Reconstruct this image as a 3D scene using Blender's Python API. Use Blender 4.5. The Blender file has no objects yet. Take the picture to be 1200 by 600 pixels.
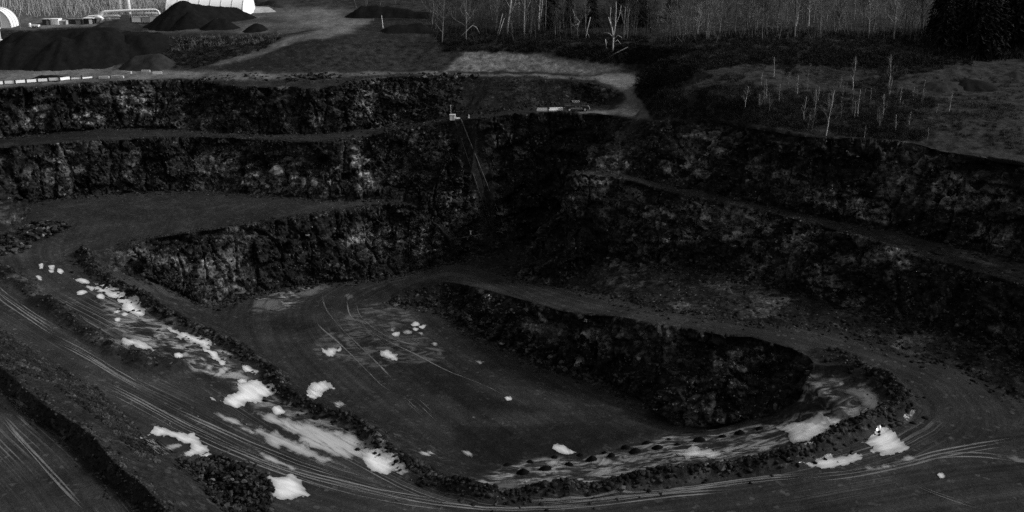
import bpy, bmesh, math, random, time
import numpy as np
from mathutils import Vector, Matrix
from mathutils.geometry import delaunay_2d_cdt
from mathutils.bvhtree import BVHTree

T0 = time.time()
random.seed(7)
rng = np.random.default_rng(7)
scene = bpy.context.scene
col = scene.collection

# ------------------------------------------------------------------ camera
CAMZ = 70.0                      # metres above the pit floor
FPX = 1200.0                     # focal length in photograph pixels (1200 wide)
PITCH = math.atan(400.0 / FPX)
cam_data = bpy.data.cameras.new('camera')
cam_data.sensor_width = 36.0
cam_data.lens = 36.0
cam_data.clip_start = 0.5
cam_data.clip_end = 6000
cam = bpy.data.objects.new('camera', cam_data)
cam.location = (0, 0, CAMZ)
cam.rotation_euler = (math.pi / 2 - PITCH, 0, 0)
col.objects.link(cam)
scene.camera = cam

# ------------------------------------------------------------------ sky, sun, exposure
SUN_EL = math.radians(33)
SUN_AZ = math.radians(92)        # from +Y (away from the camera) towards +X (right)
world = bpy.data.worlds.new('World')
scene.world = world
world.use_nodes = True
wn = world.node_tree
wn.nodes.clear()
w_out = wn.nodes.new('ShaderNodeOutputWorld')
w_bg = wn.nodes.new('ShaderNodeBackground')
w_hs = wn.nodes.new('ShaderNodeHueSaturation')
w_sky = wn.nodes.new('ShaderNodeTexSky')
w_sky.sky_type = 'NISHITA'
w_sky.sun_disc = False
w_sky.sun_elevation = SUN_EL
w_sky.sun_rotation = SUN_AZ
w_sky.air_density = 1.0
w_sky.dust_density = 4.0
w_hs.inputs['Saturation'].default_value = 0.0       # the photograph is black and white
wn.links.new(w_sky.outputs[0], w_hs.inputs['Color'])
wn.links.new(w_hs.outputs[0], w_bg.inputs['Color'])
w_bg.inputs['Strength'].default_value = 0.085
wn.links.new(w_bg.outputs[0], w_out.inputs['Surface'])
sun_data = bpy.data.lights.new('sun', 'SUN')
sun_data.energy = 2.0
sun_data.angle = math.radians(8)
sun_data.color = (1, 1, 1)
sun = bpy.data.objects.new('sun', sun_data)
sdir = Vector((math.sin(SUN_AZ) * math.cos(SUN_EL), math.cos(SUN_AZ) * math.cos(SUN_EL), math.sin(SUN_EL)))
sun.rotation_euler = sdir.to_track_quat('Z', 'Y').to_euler()
sun.location = (0, 200, 200)
col.objects.link(sun)
scene.view_settings.view_transform = 'Standard'
scene.view_settings.look = 'None'
scene.view_settings.exposure = 0.32
scene.view_settings.gamma = 1.0
scene.view_settings.use_curve_mapping = False
scene.cycles.use_denoising = False           # keep the fine grain of rock and gravel
scene.cycles.sample_clamp_indirect = 2.0
scene.cycles.sample_clamp_direct = 8.0

# ------------------------------------------------------------------ pixel <-> world
SP, CP = math.sin(PITCH), math.cos(PITCH)

def ray(u, v):
    a = 300.0 - v
    return Vector((u - 600.0, a * SP + FPX * CP, a * CP - FPX * SP))

def at(u, v, z):
    """point of the ray through photo pixel (u, v) at height z"""
    r = ray(u, v)
    t = (z - CAMZ) / r.z
    return Vector((r.x * t, r.y * t, z))

def at_y(u, v, y):
    r = ray(u, v)
    t = y / r.y
    return Vector((r.x * t, y, CAMZ + r.z * t))

def project(P):
    """P: (n,3) -> u, v, depth"""
    x = P[:, 0]; y = P[:, 1]; z = P[:, 2] - CAMZ
    d = y * CP - z * SP
    up = y * SP + z * CP
    d = np.where(d < 1, 1, d)
    return 600 + FPX * x / d, 300 - FPX * up / d, d

# ------------------------------------------------------------------ noise in numpy
def _hash(ix, iy, iz, s):
    h = (ix.astype(np.int64) * 374761393 + iy.astype(np.int64) * 668265263 + iz.astype(np.int64) * 2147483647 + s * 1274126177) & 0xFFFFFFFF
    h = ((h ^ (h >> 13)) * 1274126177) & 0xFFFFFFFF
    h = ((h ^ (h >> 16)) * 2246822519) & 0xFFFFFFFF
    return ((h ^ (h >> 15)) & 0xFFFFFF) / float(0x1000000)

def vnoise(P, s=0):
    i = np.floor(P).astype(np.int64); f = P - i
    f = f * f * f * (f * (f * 6 - 15) + 10)
    out = 0
    for dx in (0, 1):
        wx = f[:, 0] if dx else 1 - f[:, 0]
        for dy in (0, 1):
            wy = f[:, 1] if dy else 1 - f[:, 1]
            for dz in (0, 1):
                wz = f[:, 2] if dz else 1 - f[:, 2]
                out = out + wx * wy * wz * _hash(i[:, 0] + dx, i[:, 1] + dy, i[:, 2] + dz, s)
    return out * 2 - 1

def fbm(P, octv=4, s=0):
    a, tot, out = 1.0, 0.0, 0
    for k in range(octv):
        out = out + a * vnoise(P * (2.03 ** k) + 17.3 * k, s + k)
        tot += a; a *= 0.5
    return out / tot

def worley(P, s=0):
    """F1, F2 and a random number per nearest cell"""
    i = np.floor(P).astype(np.int64)
    f1 = np.full(len(P), 9.0); f2 = f1.copy(); rid = np.zeros(len(P))
    for dx in (-1, 0, 1):
        for dy in (-1, 0, 1):
            for dz in (-1, 0, 1):
                cx, cy, cz = i[:, 0] + dx, i[:, 1] + dy, i[:, 2] + dz
                px = cx + _hash(cx, cy, cz, s); py = cy + _hash(cx, cy, cz, s + 1); pz = cz + _hash(cx, cy, cz, s + 2)
                d = (px - P[:, 0]) ** 2 + (py - P[:, 1]) ** 2 + (pz - P[:, 2]) ** 2
                r = _hash(cx, cy, cz, s + 3)
                nearer = d < f1
                f2 = np.where(nearer, f1, np.minimum(f2, d))
                rid = np.where(nearer, r, rid)
                f1 = np.where(nearer, d, f1)
    return np.sqrt(f1), np.sqrt(f2), rid

def poly_dist(P2, line):
    """distance from 2D points to a polyline, and arc length at the nearest point, and side"""
    A = line[:-1]; B = line[1:]
    L = np.linalg.norm(B - A, axis=1); S = np.concatenate([[0], np.cumsum(L)])
    best = np.full(len(P2), 1e9); along = np.zeros(len(P2)); side = np.zeros(len(P2))
    for k in range(len(A)):
        d = B[k] - A[k]; l2 = max(1e-9, d @ d)
        rel = P2 - A[k]
        t = np.clip(rel @ d / l2, 0, 1)
        q = rel - t[:, None] * d
        dd = np.einsum('ij,ij->i', q, q)
        m = dd < best
        best = np.where(m, dd, best)
        along = np.where(m, S[k] + t * L[k], along)
        side = np.where(m, np.sign(d[0] * rel[:, 1] - d[1] * rel[:, 0]), side)
    return np.sqrt(best), along, side

def in_poly(u, v, poly):
    poly = np.asarray(poly, float)
    inside = np.zeros(len(u), bool)
    n = len(poly)
    for i in range(n):
        x1, y1 = poly[i]; x2, y2 = poly[(i + 1) % n]
        c = ((y1 > v) != (y2 > v)) & (u < (x2 - x1) * (v - y1) / ((y2 - y1) + 1e-12) + x1)
        inside ^= c
    return inside

# ------------------------------------------------------------------ mesh helpers
class MB:
    def __init__(self):
        self.v = []; self.f = []
    def add(self, vs, fs):
        o = len(self.v)
        self.v += [tuple(x) for x in vs]
        self.f += [tuple(i + o for i in f) for f in fs]
        return self
    def box(self, c, s, rz=0.0, taper=1.0):
        cx, cy, cz = c; sx, sy, sz = s[0] / 2, s[1] / 2, s[2] / 2
        ca, sa = math.cos(rz), math.sin(rz)
        vs = []
        for k, zz in enumerate((-sz, sz)):
            q = taper if k else 1.0
            for (x, y) in ((-sx, -sy), (sx, -sy), (sx, sy), (-sx, sy)):
                x *= q; y *= q
                vs.append((cx + x * ca - y * sa, cy + x * sa + y * ca, cz + zz))
        return self.add(vs, [(0, 3, 2, 1), (4, 5, 6, 7), (0, 1, 5, 4), (1, 2, 6, 5), (2, 3, 7, 6), (3, 0, 4, 7)])
    def tube(self, pts, rad, n=6, cap=True):
        pts = [Vector(p) for p in pts]
        if not isinstance(rad, (list, tuple)):
            rad = [rad] * len(pts)
        rings = []
        ref = Vector((0.13, 0.31, 0.94))
        for i, p in enumerate(pts):
            d = (pts[min(i + 1, len(pts) - 1)] - pts[max(i - 1, 0)])
            d = d.normalized() if d.length > 1e-9 else Vector((0, 0, 1))
            r = ref if abs(d.dot(ref)) < 0.93 else Vector((1, 0.1, 0))
            a = d.cross(r).normalized(); b = d.cross(a)
            rings.append([p + (a * math.cos(2 * math.pi * k / n) + b * math.sin(2 * math.pi * k / n)) * rad[i] for k in range(n)])
        vs = [q for r in rings for q in r]
        fs = []
        for i in range(len(pts) - 1):
            for k in range(n):
                k2 = (k + 1) % n
                fs.append((i * n + k, i * n + k2, (i + 1) * n + k2, (i + 1) * n + k))
        if cap and n > 2:
            fs.append(tuple(range(n))[::-1]); fs.append(tuple((len(pts) - 1) * n + k for k in range(n)))
        return self.add(vs, fs)
    def mesh(self, name, mat=None, smooth=False):
        me = bpy.data.meshes.new(name)
        me.from_pydata(self.v, [], self.f)
        me.update()
        if mat: me.materials.append(mat)
        if smooth:
            me.polygons.foreach_set('use_smooth', [True] * len(me.polygons))
        return me

def link(name, mesh, parent=None, loc=None, rz=0.0, scale=None):
    o = bpy.data.objects.new(name, mesh)
    col.objects.link(o)
    if parent: o.parent = parent
    if loc is not None: o.location = loc
    if rz: o.rotation_euler = (0, 0, rz)
    if scale is not None: o.scale = scale if hasattr(scale, '__len__') else (scale,) * 3
    return o

def part(name, mb, mat, parent, smooth=False):
    return link(name, mb.mesh(name, mat, smooth), parent)

def tag(o, label, cat, group=None):
    o['label'] = label; o['category'] = cat
    if group: o['group'] = group
    return o

def thing(name, label, cat, loc, rz=0.0, group=None):
    return tag(link(name, None, None, loc, rz), label, cat, group)

def np_mesh(name, V, F, mat=None, smooth=False):
    me = bpy.data.meshes.new(name)
    V = np.asarray(V, np.float32); F = np.asarray(F, np.int32)
    me.vertices.add(len(V)); me.vertices.foreach_set('co', V.ravel())
    n = F.shape[1]
    me.loops.add(F.size); me.loops.foreach_set('vertex_index', F.ravel())
    me.polygons.add(len(F))
    me.polygons.foreach_set('loop_start', np.arange(0, F.size, n, dtype=np.int32))
    me.polygons.foreach_set('loop_total', np.full(len(F), n, np.int32))
    if smooth: me.polygons.foreach_set('use_smooth', np.ones(len(F), bool))
    me.update(calc_edges=True)
    if mat: me.materials.append(mat)
    return me

# ------------------------------------------------------------------ materials
class NT:
    def __init__(self, name):
        self.m = bpy.data.materials.new(name); self.m.use_nodes = True
        self.t = self.m.node_tree; self.t.nodes.clear()
        self.out = self.n('ShaderNodeOutputMaterial'); self.b = self.n('ShaderNodeBsdfPrincipled')
        self.t.links.new(self.b.outputs[0], self.out.inputs[0])
        self.b.inputs['Specular IOR Level'].default_value = 0.25
        self._co = None
    def n(self, ty, **kw):
        x = self.t.nodes.new(ty)
        for k, v in kw.items(): setattr(x, k, v)
        return x
    def l(self, a, b): self.t.links.new(a, b)
    def co(self):
        if self._co is None:
            self._co = self.n('ShaderNodeNewGeometry').outputs['Position']
        return self._co
    def objco(self): return self.n('ShaderNodeTexCoord').outputs['Object']
    def noise(self, scale, detail=4, rough=0.55, co=None, sx=None, dist=0.0):
        x = self.n('ShaderNodeTexNoise'); x.inputs['Scale'].default_value = scale
        x.inputs['Detail'].default_value = detail; x.inputs['Roughness'].default_value = rough
        x.inputs['Distortion'].default_value = dist
        c = co if co is not None else self.co()
        if sx is not None:
            mp = self.n('ShaderNodeMapping'); mp.inputs['Scale'].default_value = sx
            self.l(c, mp.inputs['Vector']); c = mp.outputs[0]
        self.l(c, x.inputs['Vector'])
        return x.outputs['Fac']
    def vor(self, scale, feature='F1', co=None, sx=None, out='Color'):
        x = self.n('ShaderNodeTexVoronoi', feature=feature); x.inputs['Scale'].default_value = scale
        c = co if co is not None else self.co()
        if sx is not None:
            mp = self.n('ShaderNodeMapping'); mp.inputs['Scale'].default_value = sx
            self.l(c, mp.inputs['Vector']); c = mp.outputs[0]
        self.l(c, x.inputs['Vector'])
        o = x.outputs[out]
        if out == 'Color':
            s = self.n('ShaderNodeSeparateColor'); self.l(o, s.inputs[0]); o = s.outputs[0]
        return o
    def rng(self, x, a, b, c=0.0, d=1.0, smooth=False):
        m = self.n('ShaderNodeMapRange', clamp=True)
        if smooth: m.interpolation_type = 'SMOOTHSTEP'
        for i, q in enumerate((a, b, c, d)): m.inputs[i + 1].default_value = q
        self.l(x, m.inputs[0]); return m.outputs[0]
    def math(self, op, a, b=None):
        m = self.n('ShaderNodeMath', operation=op)
        for i, q in enumerate((a, b)):
            if q is None: continue
            if isinstance(q, (int, float)): m.inputs[i].default_value = q
            else: self.l(q, m.inputs[i])
        return m.outputs[0]
    def mix(self, f, a, b):
        m = self.n('ShaderNodeMix', data_type='FLOAT')
        for i, q in ((0, f), (2, a), (3, b)):
            if isinstance(q, (int, float)): m.inputs[i].default_value = q
            else: self.l(q, m.inputs[i])
        return m.outputs[0]
    def attr(self, name, out='Fac'):
        a = self.n('ShaderNodeAttribute'); a.attribute_name = name; return a.outputs[out]
    def color(self, v):
        if isinstance(v, (int, float)): self.b.inputs['Base Color'].default_value = (v, v, v, 1)
        else:
            c = self.n('ShaderNodeCombineColor')
            for i in range(3): self.l(v, c.inputs[i])
            self.l(c.outputs[0], self.b.inputs['Base Color'])
        return self
    def rough(self, v):
        if isinstance(v, (int, float)): self.b.inputs['Roughness'].default_value = v
        else: self.l(v, self.b.inputs['Roughness'])
        return self
    def bump(self, h, dist=0.1, strength=1.0):
        b = self.n('ShaderNodeBump'); b.inputs['Distance'].default_value = dist; b.inputs['Strength'].default_value = strength
        self.l(h, b.inputs['Height']); self.l(b.outputs[0], self.b.inputs['Normal']); return self

def simple(name, v, rough=0.7, var=0.25, scale=1.5, spec=0.12, co='obj', lo=None):
    t = NT(name)
    n = t.noise(scale, 4, 0.6, t.objco() if co == 'obj' else t.co())
    t.color(t.rng(n, 0.25, 0.75, v * (1 - var), v * (1 + var))).rough(rough)
    t.b.inputs['Specular IOR Level'].default_value = spec
    return t.m

# --- the ground of the quarry: one material, steered by masks stored on the vertices
t = NT('quarry_ground')
t.b.inputs['Specular IOR Level'].default_value = 0.03
rockm = t.attr('rockm'); roadm = t.attr('roadm'); drym = t.attr('drym'); pale = t.attr('palem'); brushm = t.attr('brushm'); wetm = t.attr('wetm')  # rockm also holds the shade painted on the right bench
rc = t.attr('roadco', 'Vector')
big = t.noise(0.035, 5, 0.6); mid = t.noise(0.35, 5, 0.65); fine = t.noise(3.0, 4, 0.7)
# soil
soil = t.mix(t.math('MULTIPLY', t.rng(big, 0.35, 0.65), t.rng(mid, 0.3, 0.7)), 0.013, 0.032)
stones = t.rng(t.vor(1.7), 0.86, 0.95, 0.0, 1.0)
soil = t.math('MULTIPLY', soil, t.rng(fine, 0.3, 0.7, 0.5, 1.5))
soil = t.math('MULTIPLY', soil, t.rng(t.noise(0.9, 4, 0.7), 0.3, 0.7, 0.6, 1.4))
soil = t.math('ADD', soil, t.math('MULTIPLY', stones, t.rng(mid, 0.4, 0.6, 0.0, 0.03)))
# wheel tracks follow the road: noise stretched along it
tr1 = t.noise(1.0, 3, 0.55, rc, (1.3, 0.012, 1)); tr2 = t.noise(1.0, 3, 0.6, rc, (4.2, 0.03, 1)); tr3 = t.noise(1.0, 2, 0.5, rc, (0.45, 0.02, 1))
road = t.mix(t.rng(tr1, 0.35, 0.7), 0.018, 0.029)
road = t.math('MULTIPLY', road, t.rng(tr2, 0.3, 0.72, 0.86, 1.22))
road = t.math('MULTIPLY', road, t.rng(t.noise(1.0, 3, 0.6, rc, (9.0, 0.05, 1)), 0.3, 0.7, 0.93, 1.09))
road = t.math('MULTIPLY', road, t.rng(big, 0.35, 0.65, 0.7, 1.35))
road = t.math('MULTIPLY', road, t.rng(t.noise(0.13, 4, 0.6), 0.35, 0.65, 0.75, 1.3))
road = t.math('MULTIPLY', road, t.rng(tr3, 0.3, 0.7, 0.75, 1.3))
road = t.math('MULTIPLY', road, t.rng(fine, 0.3, 0.7, 0.7, 1.35))
road = t.math('ADD', road, t.math('MULTIPLY', t.rng(t.vor(2.2), 0.95, 0.985), 0.03))
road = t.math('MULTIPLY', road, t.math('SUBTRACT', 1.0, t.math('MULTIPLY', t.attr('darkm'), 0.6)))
road = t.math('MULTIPLY', road, t.rng(mid, 0.25, 0.75, 0.8, 1.2))
film_streak = t.math('MULTIPLY', t.rng(tr2, 0.54, 0.68), t.rng(t.noise(0.06, 3, 0.6), 0.44, 0.60))  # streaks of pale mud film running along the road
road = t.math('ADD', road, t.math('MULTIPLY', film_streak, t.math('MULTIPLY', wetm, 0.13)))
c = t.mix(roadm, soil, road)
# dry pale ground
dry = t.math('MULTIPLY', t.mix(t.rng(t.noise(0.12, 5, 0.65, None, (1, 0.35, 1)), 0.35, 0.65), 0.05, 0.15), t.math('MULTIPLY', t.rng(fine, 0.25, 0.75, 0.6, 1.4), t.rng(t.noise(0.7, 5, 0.75), 0.3, 0.7, 0.55, 1.4)))
c = t.mix(drym, c, dry)
# brush covered ground
brush = t.mix(t.rng(t.noise(0.5, 5, 0.75), 0.35, 0.7), 0.006, 0.050)
c = t.mix(brushm, c, brush)
# mud film and shallow standing water left on the ground
pm = t.noise(0.55, 5, 0.65, None, (0.55, 1.0, 1.0), 0.8)
palec = t.mix(t.rng(pm, 0.46, 0.62), 0.04, 0.26)
c = t.mix(t.math('MULTIPLY', pale, t.rng(pm, 0.38, 0.55)), c, palec)
bankm = t.attr('bankm')
c = t.mix(bankm, c, t.math('MULTIPLY', t.mix(t.rng(t.noise(1.0, 4, 0.7, None, (0.9, 0.9, 0.12)), 0.3, 0.7), 0.035, 0.20), t.math('MULTIPLY', t.rng(fine, 0.3, 0.7, 0.6, 1.4), t.rng(t.noise(0.35, 4, 0.7), 0.3, 0.7, 0.6, 1.35))))
# rock
cell = t.vor(0.55, 'F1', None, (1, 1, 1.5)); cell2 = t.vor(1.9, 'F1', None, (1, 1, 1.4))
patch = t.noise(0.085, 4, 0.6); seam = t.noise(0.6, 5, 0.75, None, (0.22, 0.22, 2.4))
prock = t.attr('prock')
pt = t.math('MAXIMUM', t.math('MULTIPLY', t.rng(patch, 0.53, 0.68), 0.36), t.math('MULTIPLY', prock, t.rng(t.noise(0.5, 5, 0.75), 0.42, 0.60, 0.0, 0.7)))
cell3 = t.vor(1.15, 'F1', None, (1, 1, 1.6))
rk = t.mix(t.math('MULTIPLY', pt, t.math('MULTIPLY', t.rng(cell, 0.1, 0.5), t.rng(cell3, 0.1, 0.6, 0.45, 1.0))), 0.0155, 0.36)
rk = t.math('ADD', rk, t.math('MULTIPLY', t.rng(cell3, 0.84, 0.97), t.rng(patch, 0.42, 0.62, 0.0, 0.04)))
rk = t.math('MULTIPLY', rk, t.rng(cell2, 0.1, 0.9, 0.55, 1.4))
rk = t.math('MULTIPLY', rk, t.rng(seam, 0.3, 0.7, 0.4, 1.5))
rk = t.math('MULTIPLY', rk, t.rng(fine, 0.3, 0.7, 0.7, 1.3))
speck = t.math('MULTIPLY', t.rng(t.vor(2.6), 0.9, 0.97), t.rng(mid, 0.48, 0.6))
rk = t.math('ADD', rk, t.math('MULTIPLY', speck, 0.09))
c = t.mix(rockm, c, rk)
t.color(c)
t.rough(t.mix(roadm, 0.85, 0.62))
t.bump(t.math('ADD', t.noise(1.6, 5, 0.7), t.math('MULTIPLY', t.noise(7, 3, 0.7), 0.4)), 0.16, 0.8)
# broken rock: every small block turns its face a little differently
bn = t.b.inputs['Normal'].links[0].from_socket
def facet(scale, k, sx):
    x = t.n('ShaderNodeTexVoronoi'); x.inputs['Scale'].default_value = scale
    mp = t.n('ShaderNodeMapping'); mp.inputs['Scale'].default_value = sx; t.l(t.co(), mp.inputs[0]); t.l(mp.outputs[0], x.inputs['Vector'])
    a = t.n('ShaderNodeVectorMath', operation='SUBTRACT'); t.l(x.outputs['Color'], a.inputs[0]); a.inputs[1].default_value = (.5, .5, .5)
    b = t.n('ShaderNodeVectorMath', operation='SCALE'); t.l(a.outputs[0], b.inputs[0]); t.l(t.math('MULTIPLY', rockm, k), b.inputs['Scale'])
    return b.outputs[0]
def vadd(a, b):
    x = t.n('ShaderNodeVectorMath', operation='ADD'); t.l(a, x.inputs[0]); t.l(b, x.inputs[1]); return x.outputs[0]
vn = t.n('ShaderNodeVectorMath', operation='NORMALIZE')
t.l(vadd(bn, vadd(facet(0.36, 0.9, (1, 1, 1.5)), facet(1.1, 0.45, (1, 1, 1.5)))), vn.inputs[0])
t.l(vn.outputs[0], t.b.inputs['Normal'])
M_GROUND = t.m

def rock_mat(name, lo, hi):
    t = NT(name)
    oi = t.n('ShaderNodeObjectInfo').outputs['Random']
    n = t.noise(1.1, 4, 0.6); cc = t.vor(0.9)
    v = t.mix(t.math('MULTIPLY', t.rng(cc, 0.35, 1.0), t.rng(n, 0.3, 0.7)), lo, hi)
    v = t.math('MULTIPLY', v, t.rng(oi, 0, 1, 0.7, 1.4))
    t.b.inputs['Specular IOR Level'].default_value = 0.05
    t.color(v).rough(0.85).bump(t.noise(6, 4, 0.7), 0.05, 0.7)
    return t.m
M_ROCK = rock_mat('boulder_rock', 0.008, 0.085)
M_ROCK_PALE = rock_mat('pale_boulder_rock', 0.05, 0.20)
M_BLOCK_PALE = rock_mat('pale_rock_brightened', 0.07, 0.40)  # same pale rock, colour brightened for blocks on the shaded faces

# ------------------------------------------------------------------ terrain: surveyed break lines (photo pixel, height)
LINES = {}
def line(name, pts):
    LINES[name] = [at(u, v, z) for (u, v, z) in pts]
def wline(name, pts):
    LINES[name] = [Vector(p) for p in pts]

# plateau edge above the left wall, rubble corner and bank down to the truck terrace
line('cU', [(-150,112,34),(-60,107,34),(0,104,34),(60,100,34),(120,95.5,34),(180,93,34),(225,93.5,33.8),(250,97,33.6),(272,101,33.4),(330,102,33.4),(378,104,33.5),(402,98,34.2),(430,92.5,34.8),(470,89.5,35),(530,89,35),(580,91,35),(630,93,35),(670,95,35),(700,99,34.7),(720,103,34.3),(731,110,33.3),(735,118,32.3)])
line('tU', [(-150,172,24),(-60,166,24),(0,162,24),(60,156,24),(150,150,24),(220,152,24),(300,157,24),(380,156,24.2),(420,151.5,24.8),(470,146,25.8),(510,140,27.4),(535,136,28.4),(560,133,29.5),(600,128.5,30.6),(640,124,31),(690,121.5,31),(716,122,31.5)])
line('cM', [(-150,182,23.8),(-60,177,23.8),(0,172,23.8),(50,169,23.8),(100,166,23.8),(200,160.5,23.8),(260,161,23.8),(300,163,23.8),(360,166,23.8),(410,162,24),(450,156,24.7),(490,149,26),(530,142,28),(560,139,29.3),(600,134,30.4),(640,131,30.9),(680,132.5,31),(710,134,31.2),(740,139,31.8),(775,143,32.6),(800,141,33.2),(850,144,34),(890,152,34.5),(950,160,34.5),(1020,163,34.5),(1080,169,34.5),(1100,177,34.5),(1140,182,34.5),(1200,192,34.5),(1280,205,34.5),(1400,225,34.5)])
line('tM', [(-150,262,13),(-60,250,13),(0,243,13),(30,238,13),(70,232,13),(150,226,13),(240,224,13),(320,229,13),(400,235,13),(440,233,13.2),(465,234,13.3)])
line('cT', [(112,294,11.6),(150,284,12),(200,276,12.2),(250,268.5,12.4),(320,258,12.6),(400,246,12.8),(450,240,13),(480,240.5,13),(495,245,12.2),(508,260,9.8),(520,275,7.3),(528,283,6),(560,277.5,6.1),(592,271,6.2)])
line('tT', [(110,300,11.1),(135,318,8.8),(170,327,6),(215,346,2.4),(245,360,.6),(290,347,.4),(330,337,.4),(380,331,.5),(430,328,.6),(480,320,1),(520,308,2),(560,299,2.8),(590,291,3.6),(602,284,4),(626,281,4.2),(631,290,3.8),(627,299,3.4),(603,308,2.6),(592,317,2.4),(606,327,3.2),(662,337,6),(712,347,8.3),(762,361,10.3),(812,368.5,11.3),(850,372,11.7),(900,380,11.7),(960,387,11.5),(1010,393,11),(1030,402,10.8),(1050,411,10.5),(1100,424,10),(1125,431,9.7),(1160,450,9.2),(1200,472,8.8),(1300,525,8.5),(1450,600,8.5)])
line('bi', [(672,202.6,24.8),(690,200,24.5),(720,202,24.3),(770,213,23.6),(830,226,23),(900,240,22.6),(950,252,22.3),(1000,262,22),(1050,272,21.6),(1120,288,20.8),(1200,308,20.2),(1300,335,20),(1400,360,20)])
line('bo', [(674,204.8,24.6),(690,206,24.5),(720,208,24.2),(770,222,23.5),(830,234,22.9),(900,248,22.5),(950,262,22.2),(1000,274,21.9),(1060,294,21.2),(1120,310,20.6),(1200,334,20),(1300,362,19.8),(1400,390,19.8)])
# foot of the steep lower right face, above its talus
LINES['mt'] = [at_y(u, v, y) for (u, v, y) in [(700,298,178),(760,306,172),(830,315,166),(900,332,158),(960,350,152),(1010,360,147),(1060,375,142),(1120,392,137),(1200,425,129),(1300,470,121)]]
# rib of rock in the middle and the edge of the pit floor
line('cR', [(458,346,.6),(470,339,1.5),(490,333,2.6),(520,329.5,3.6),(545,333,4.4),(580,342,5.5),(620,353,7),(650,362,8.2),(690,369,9.5),(720,370.5,10),(770,380,10.7),(800,383.5,11),(850,393,11.5),(880,394,11.6),(900,400,11.5),(925,407,11.3),(948,418,11),(955,427,10.7)])
line('tB', [(458,352,.3),(475,359,.2),(515,361,.2),(540,380,.1),(580,401,0),(620,417,0),(650,432,0),(700,446,0),(740,463,0),(775,483,0),(792,499,0),(830,503,.8),(880,492,2.2),(905,487,3.5),(935,468,6),(946,447,8.5),(950,433,10)])
line('fE', [(252,377,.8),(300,412,.4),(345,442,.3),(400,472,.2),(450,495,.1),(500,517,0),(535,540,0),(580,547,0),(640,541,0),(700,531,0),(760,516,0),(786,508,0)])
# outer berm line of the looping road
line('bA', [(98,298,11.6),(120,325,10.9),(160,347,9.8),(200,373,8.7),(240,391,7.9),(285,413,7.2),(322,440,6.6),(335,463,6.1),(380,484,5.6),(420,497,5.3),(442,520,5),(480,546,4.7),(520,570,4.5),(570,582,4.5),(640,579,4.7),(700,574,5),(760,564,5.4),(830,553,6),(900,546,6.6),(948,531,7.2),(978,515,7.6),(1012,500,8.1),(1045,488,8.6),(1060,476,9),(1045,456,9.6),(1012,436,10.2),(985,422,10.6),(966,417,10.8)])
# roads at the left
line('rd', [(-80,282,13.2),(0,322,12.3),(30,337,11.8),(60,361,11),(110,397,10),(160,422,9.2),(205,434,8.5)])
line('rB', [(-80,322,13.3),(0,356,12.5),(60,392,11.3),(120,432,10),(200,468,8.6),(300,522,6.6),(400,568,5.5),(500,598,5)])
line('fB', [(-80,342,13.3),(0,386,12.4),(60,425,11.2),(110,456,10.1),(150,490,9),(175,508,8.5),(205,532,8),(240,560,7.5),(275,600,7),(300,640,6.8)])
line('mC', [(-80,365,16.2),(0,405,15.6),(60,445,14.6),(110,478,13.8),(150,510,12.8),(190,540,11.8),(230,575,10.8),(255,605,10.2),(275,640,9.8)])
line('bC', [(-80,382,17),(-40,405,16.8),(0,430,16.4),(25,450,16.1),(50,473,15.9),(85,492,15.6),(110,512,15.4),(130,538,15.1),(160,560,14.8),(195,597,14.5),(225,640,14.2)])
line('tC', [(-80,408,15.3),(-40,430,15),(0,455,14.6),(35,487,14.1),(65,503,13.8),(95,532,13.5),(120,557,13.2),(150,582,12.9),(165,599,12.7),(190,645,12.4)])
line('nR', [(320,680,6),(450,690,5.3),(600,690,5),(800,680,5.5),(1000,660,6.5),(1200,640,7.5),(1400,650,8.5)])
# outcrop at the left edge
line('oc', [(-60,203,21.5),(-20,206,20.8),(2,210,20),(14,222,18),(21,238,15.5)])
line('ot', [(-100,285,13),(-40,278,13),(0,272,13),(28,262,12.9),(31,250,13)])
# plateau behind
line('p1', [(-150,81,34),(0,80,34),(100,79,34),(150,82,34.2),(200,80,34.6)])
line('rr', [(238,91,34.4),(320,90,34.5),(400,86.5,35),(470,85,35),(540,85,35.1),(620,87,35.2),(690,91.5,35.1)])
line('rb', [(216,84.5,34.6),(260,84,34.7),(320,85.5,34.8),(400,83.6,35.1),(540,82.5,35.3),(620,83.5,35.3),(680,87.5,35.3),(720,85.5,35.5),(748,84,35.6)])
line('rp', [(222,81.5,34.9),(270,71,36.3),(310,58,38),(345,45,40),(385,36,41),(430,27,41.5)])
line('bk', [(330,61,38),(362,48,40.2),(400,43,41),(460,40.5,41),(515,48,40.2)])
line('pb', [(524,72,36.8),(540,62,38.5),(600,62,38.6),(640,66,38.2),(680,75,37),(700,80,36.3),(740,79,36.3)])
line('uy', [(-150,42,39),(0,38,39.5),(120,36,39.5),(180,40,39),(230,37.5,40),(300,39,40.2),(335,40,40.2)])
line('ub', [(-150,30,40.2),(0,30,40.3),(120,25,40.4),(200,22,40.6),(300,8,41.2),(400,8,41.8),(500,20,41.8)])
line('fo', [(520,47,40.6),(600,49,40.6),(700,53,40.7),(752,52,41.2)])
line('rE', [(750,88,35.3),(747,100,34.7),(741,107,34),(752,120,32.8),(757,131,32.3)])
line('hn', [(757,84,38.5),(775,72,40.6),(800,65,41.6),(850,60,42),(900,57,42.3),(1000,60,42.3),(1100,72,41),(1160,77,40.2),(1200,79,40.2),(1400,85,40.2)])
line('hm', [(765,112,36.2),(800,104,38),(850,86,40),(900,82,40.2),(1000,95,38.5),(1100,99,38.4),(1200,97,38.4),(1400,100,38.4)])
line('tk', [(850,114,38),(900,121,37.6),(960,130,37),(1060,138,36.7),(1110,139,36.7),(1200,136,36.9),(1400,140,37)])
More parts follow.
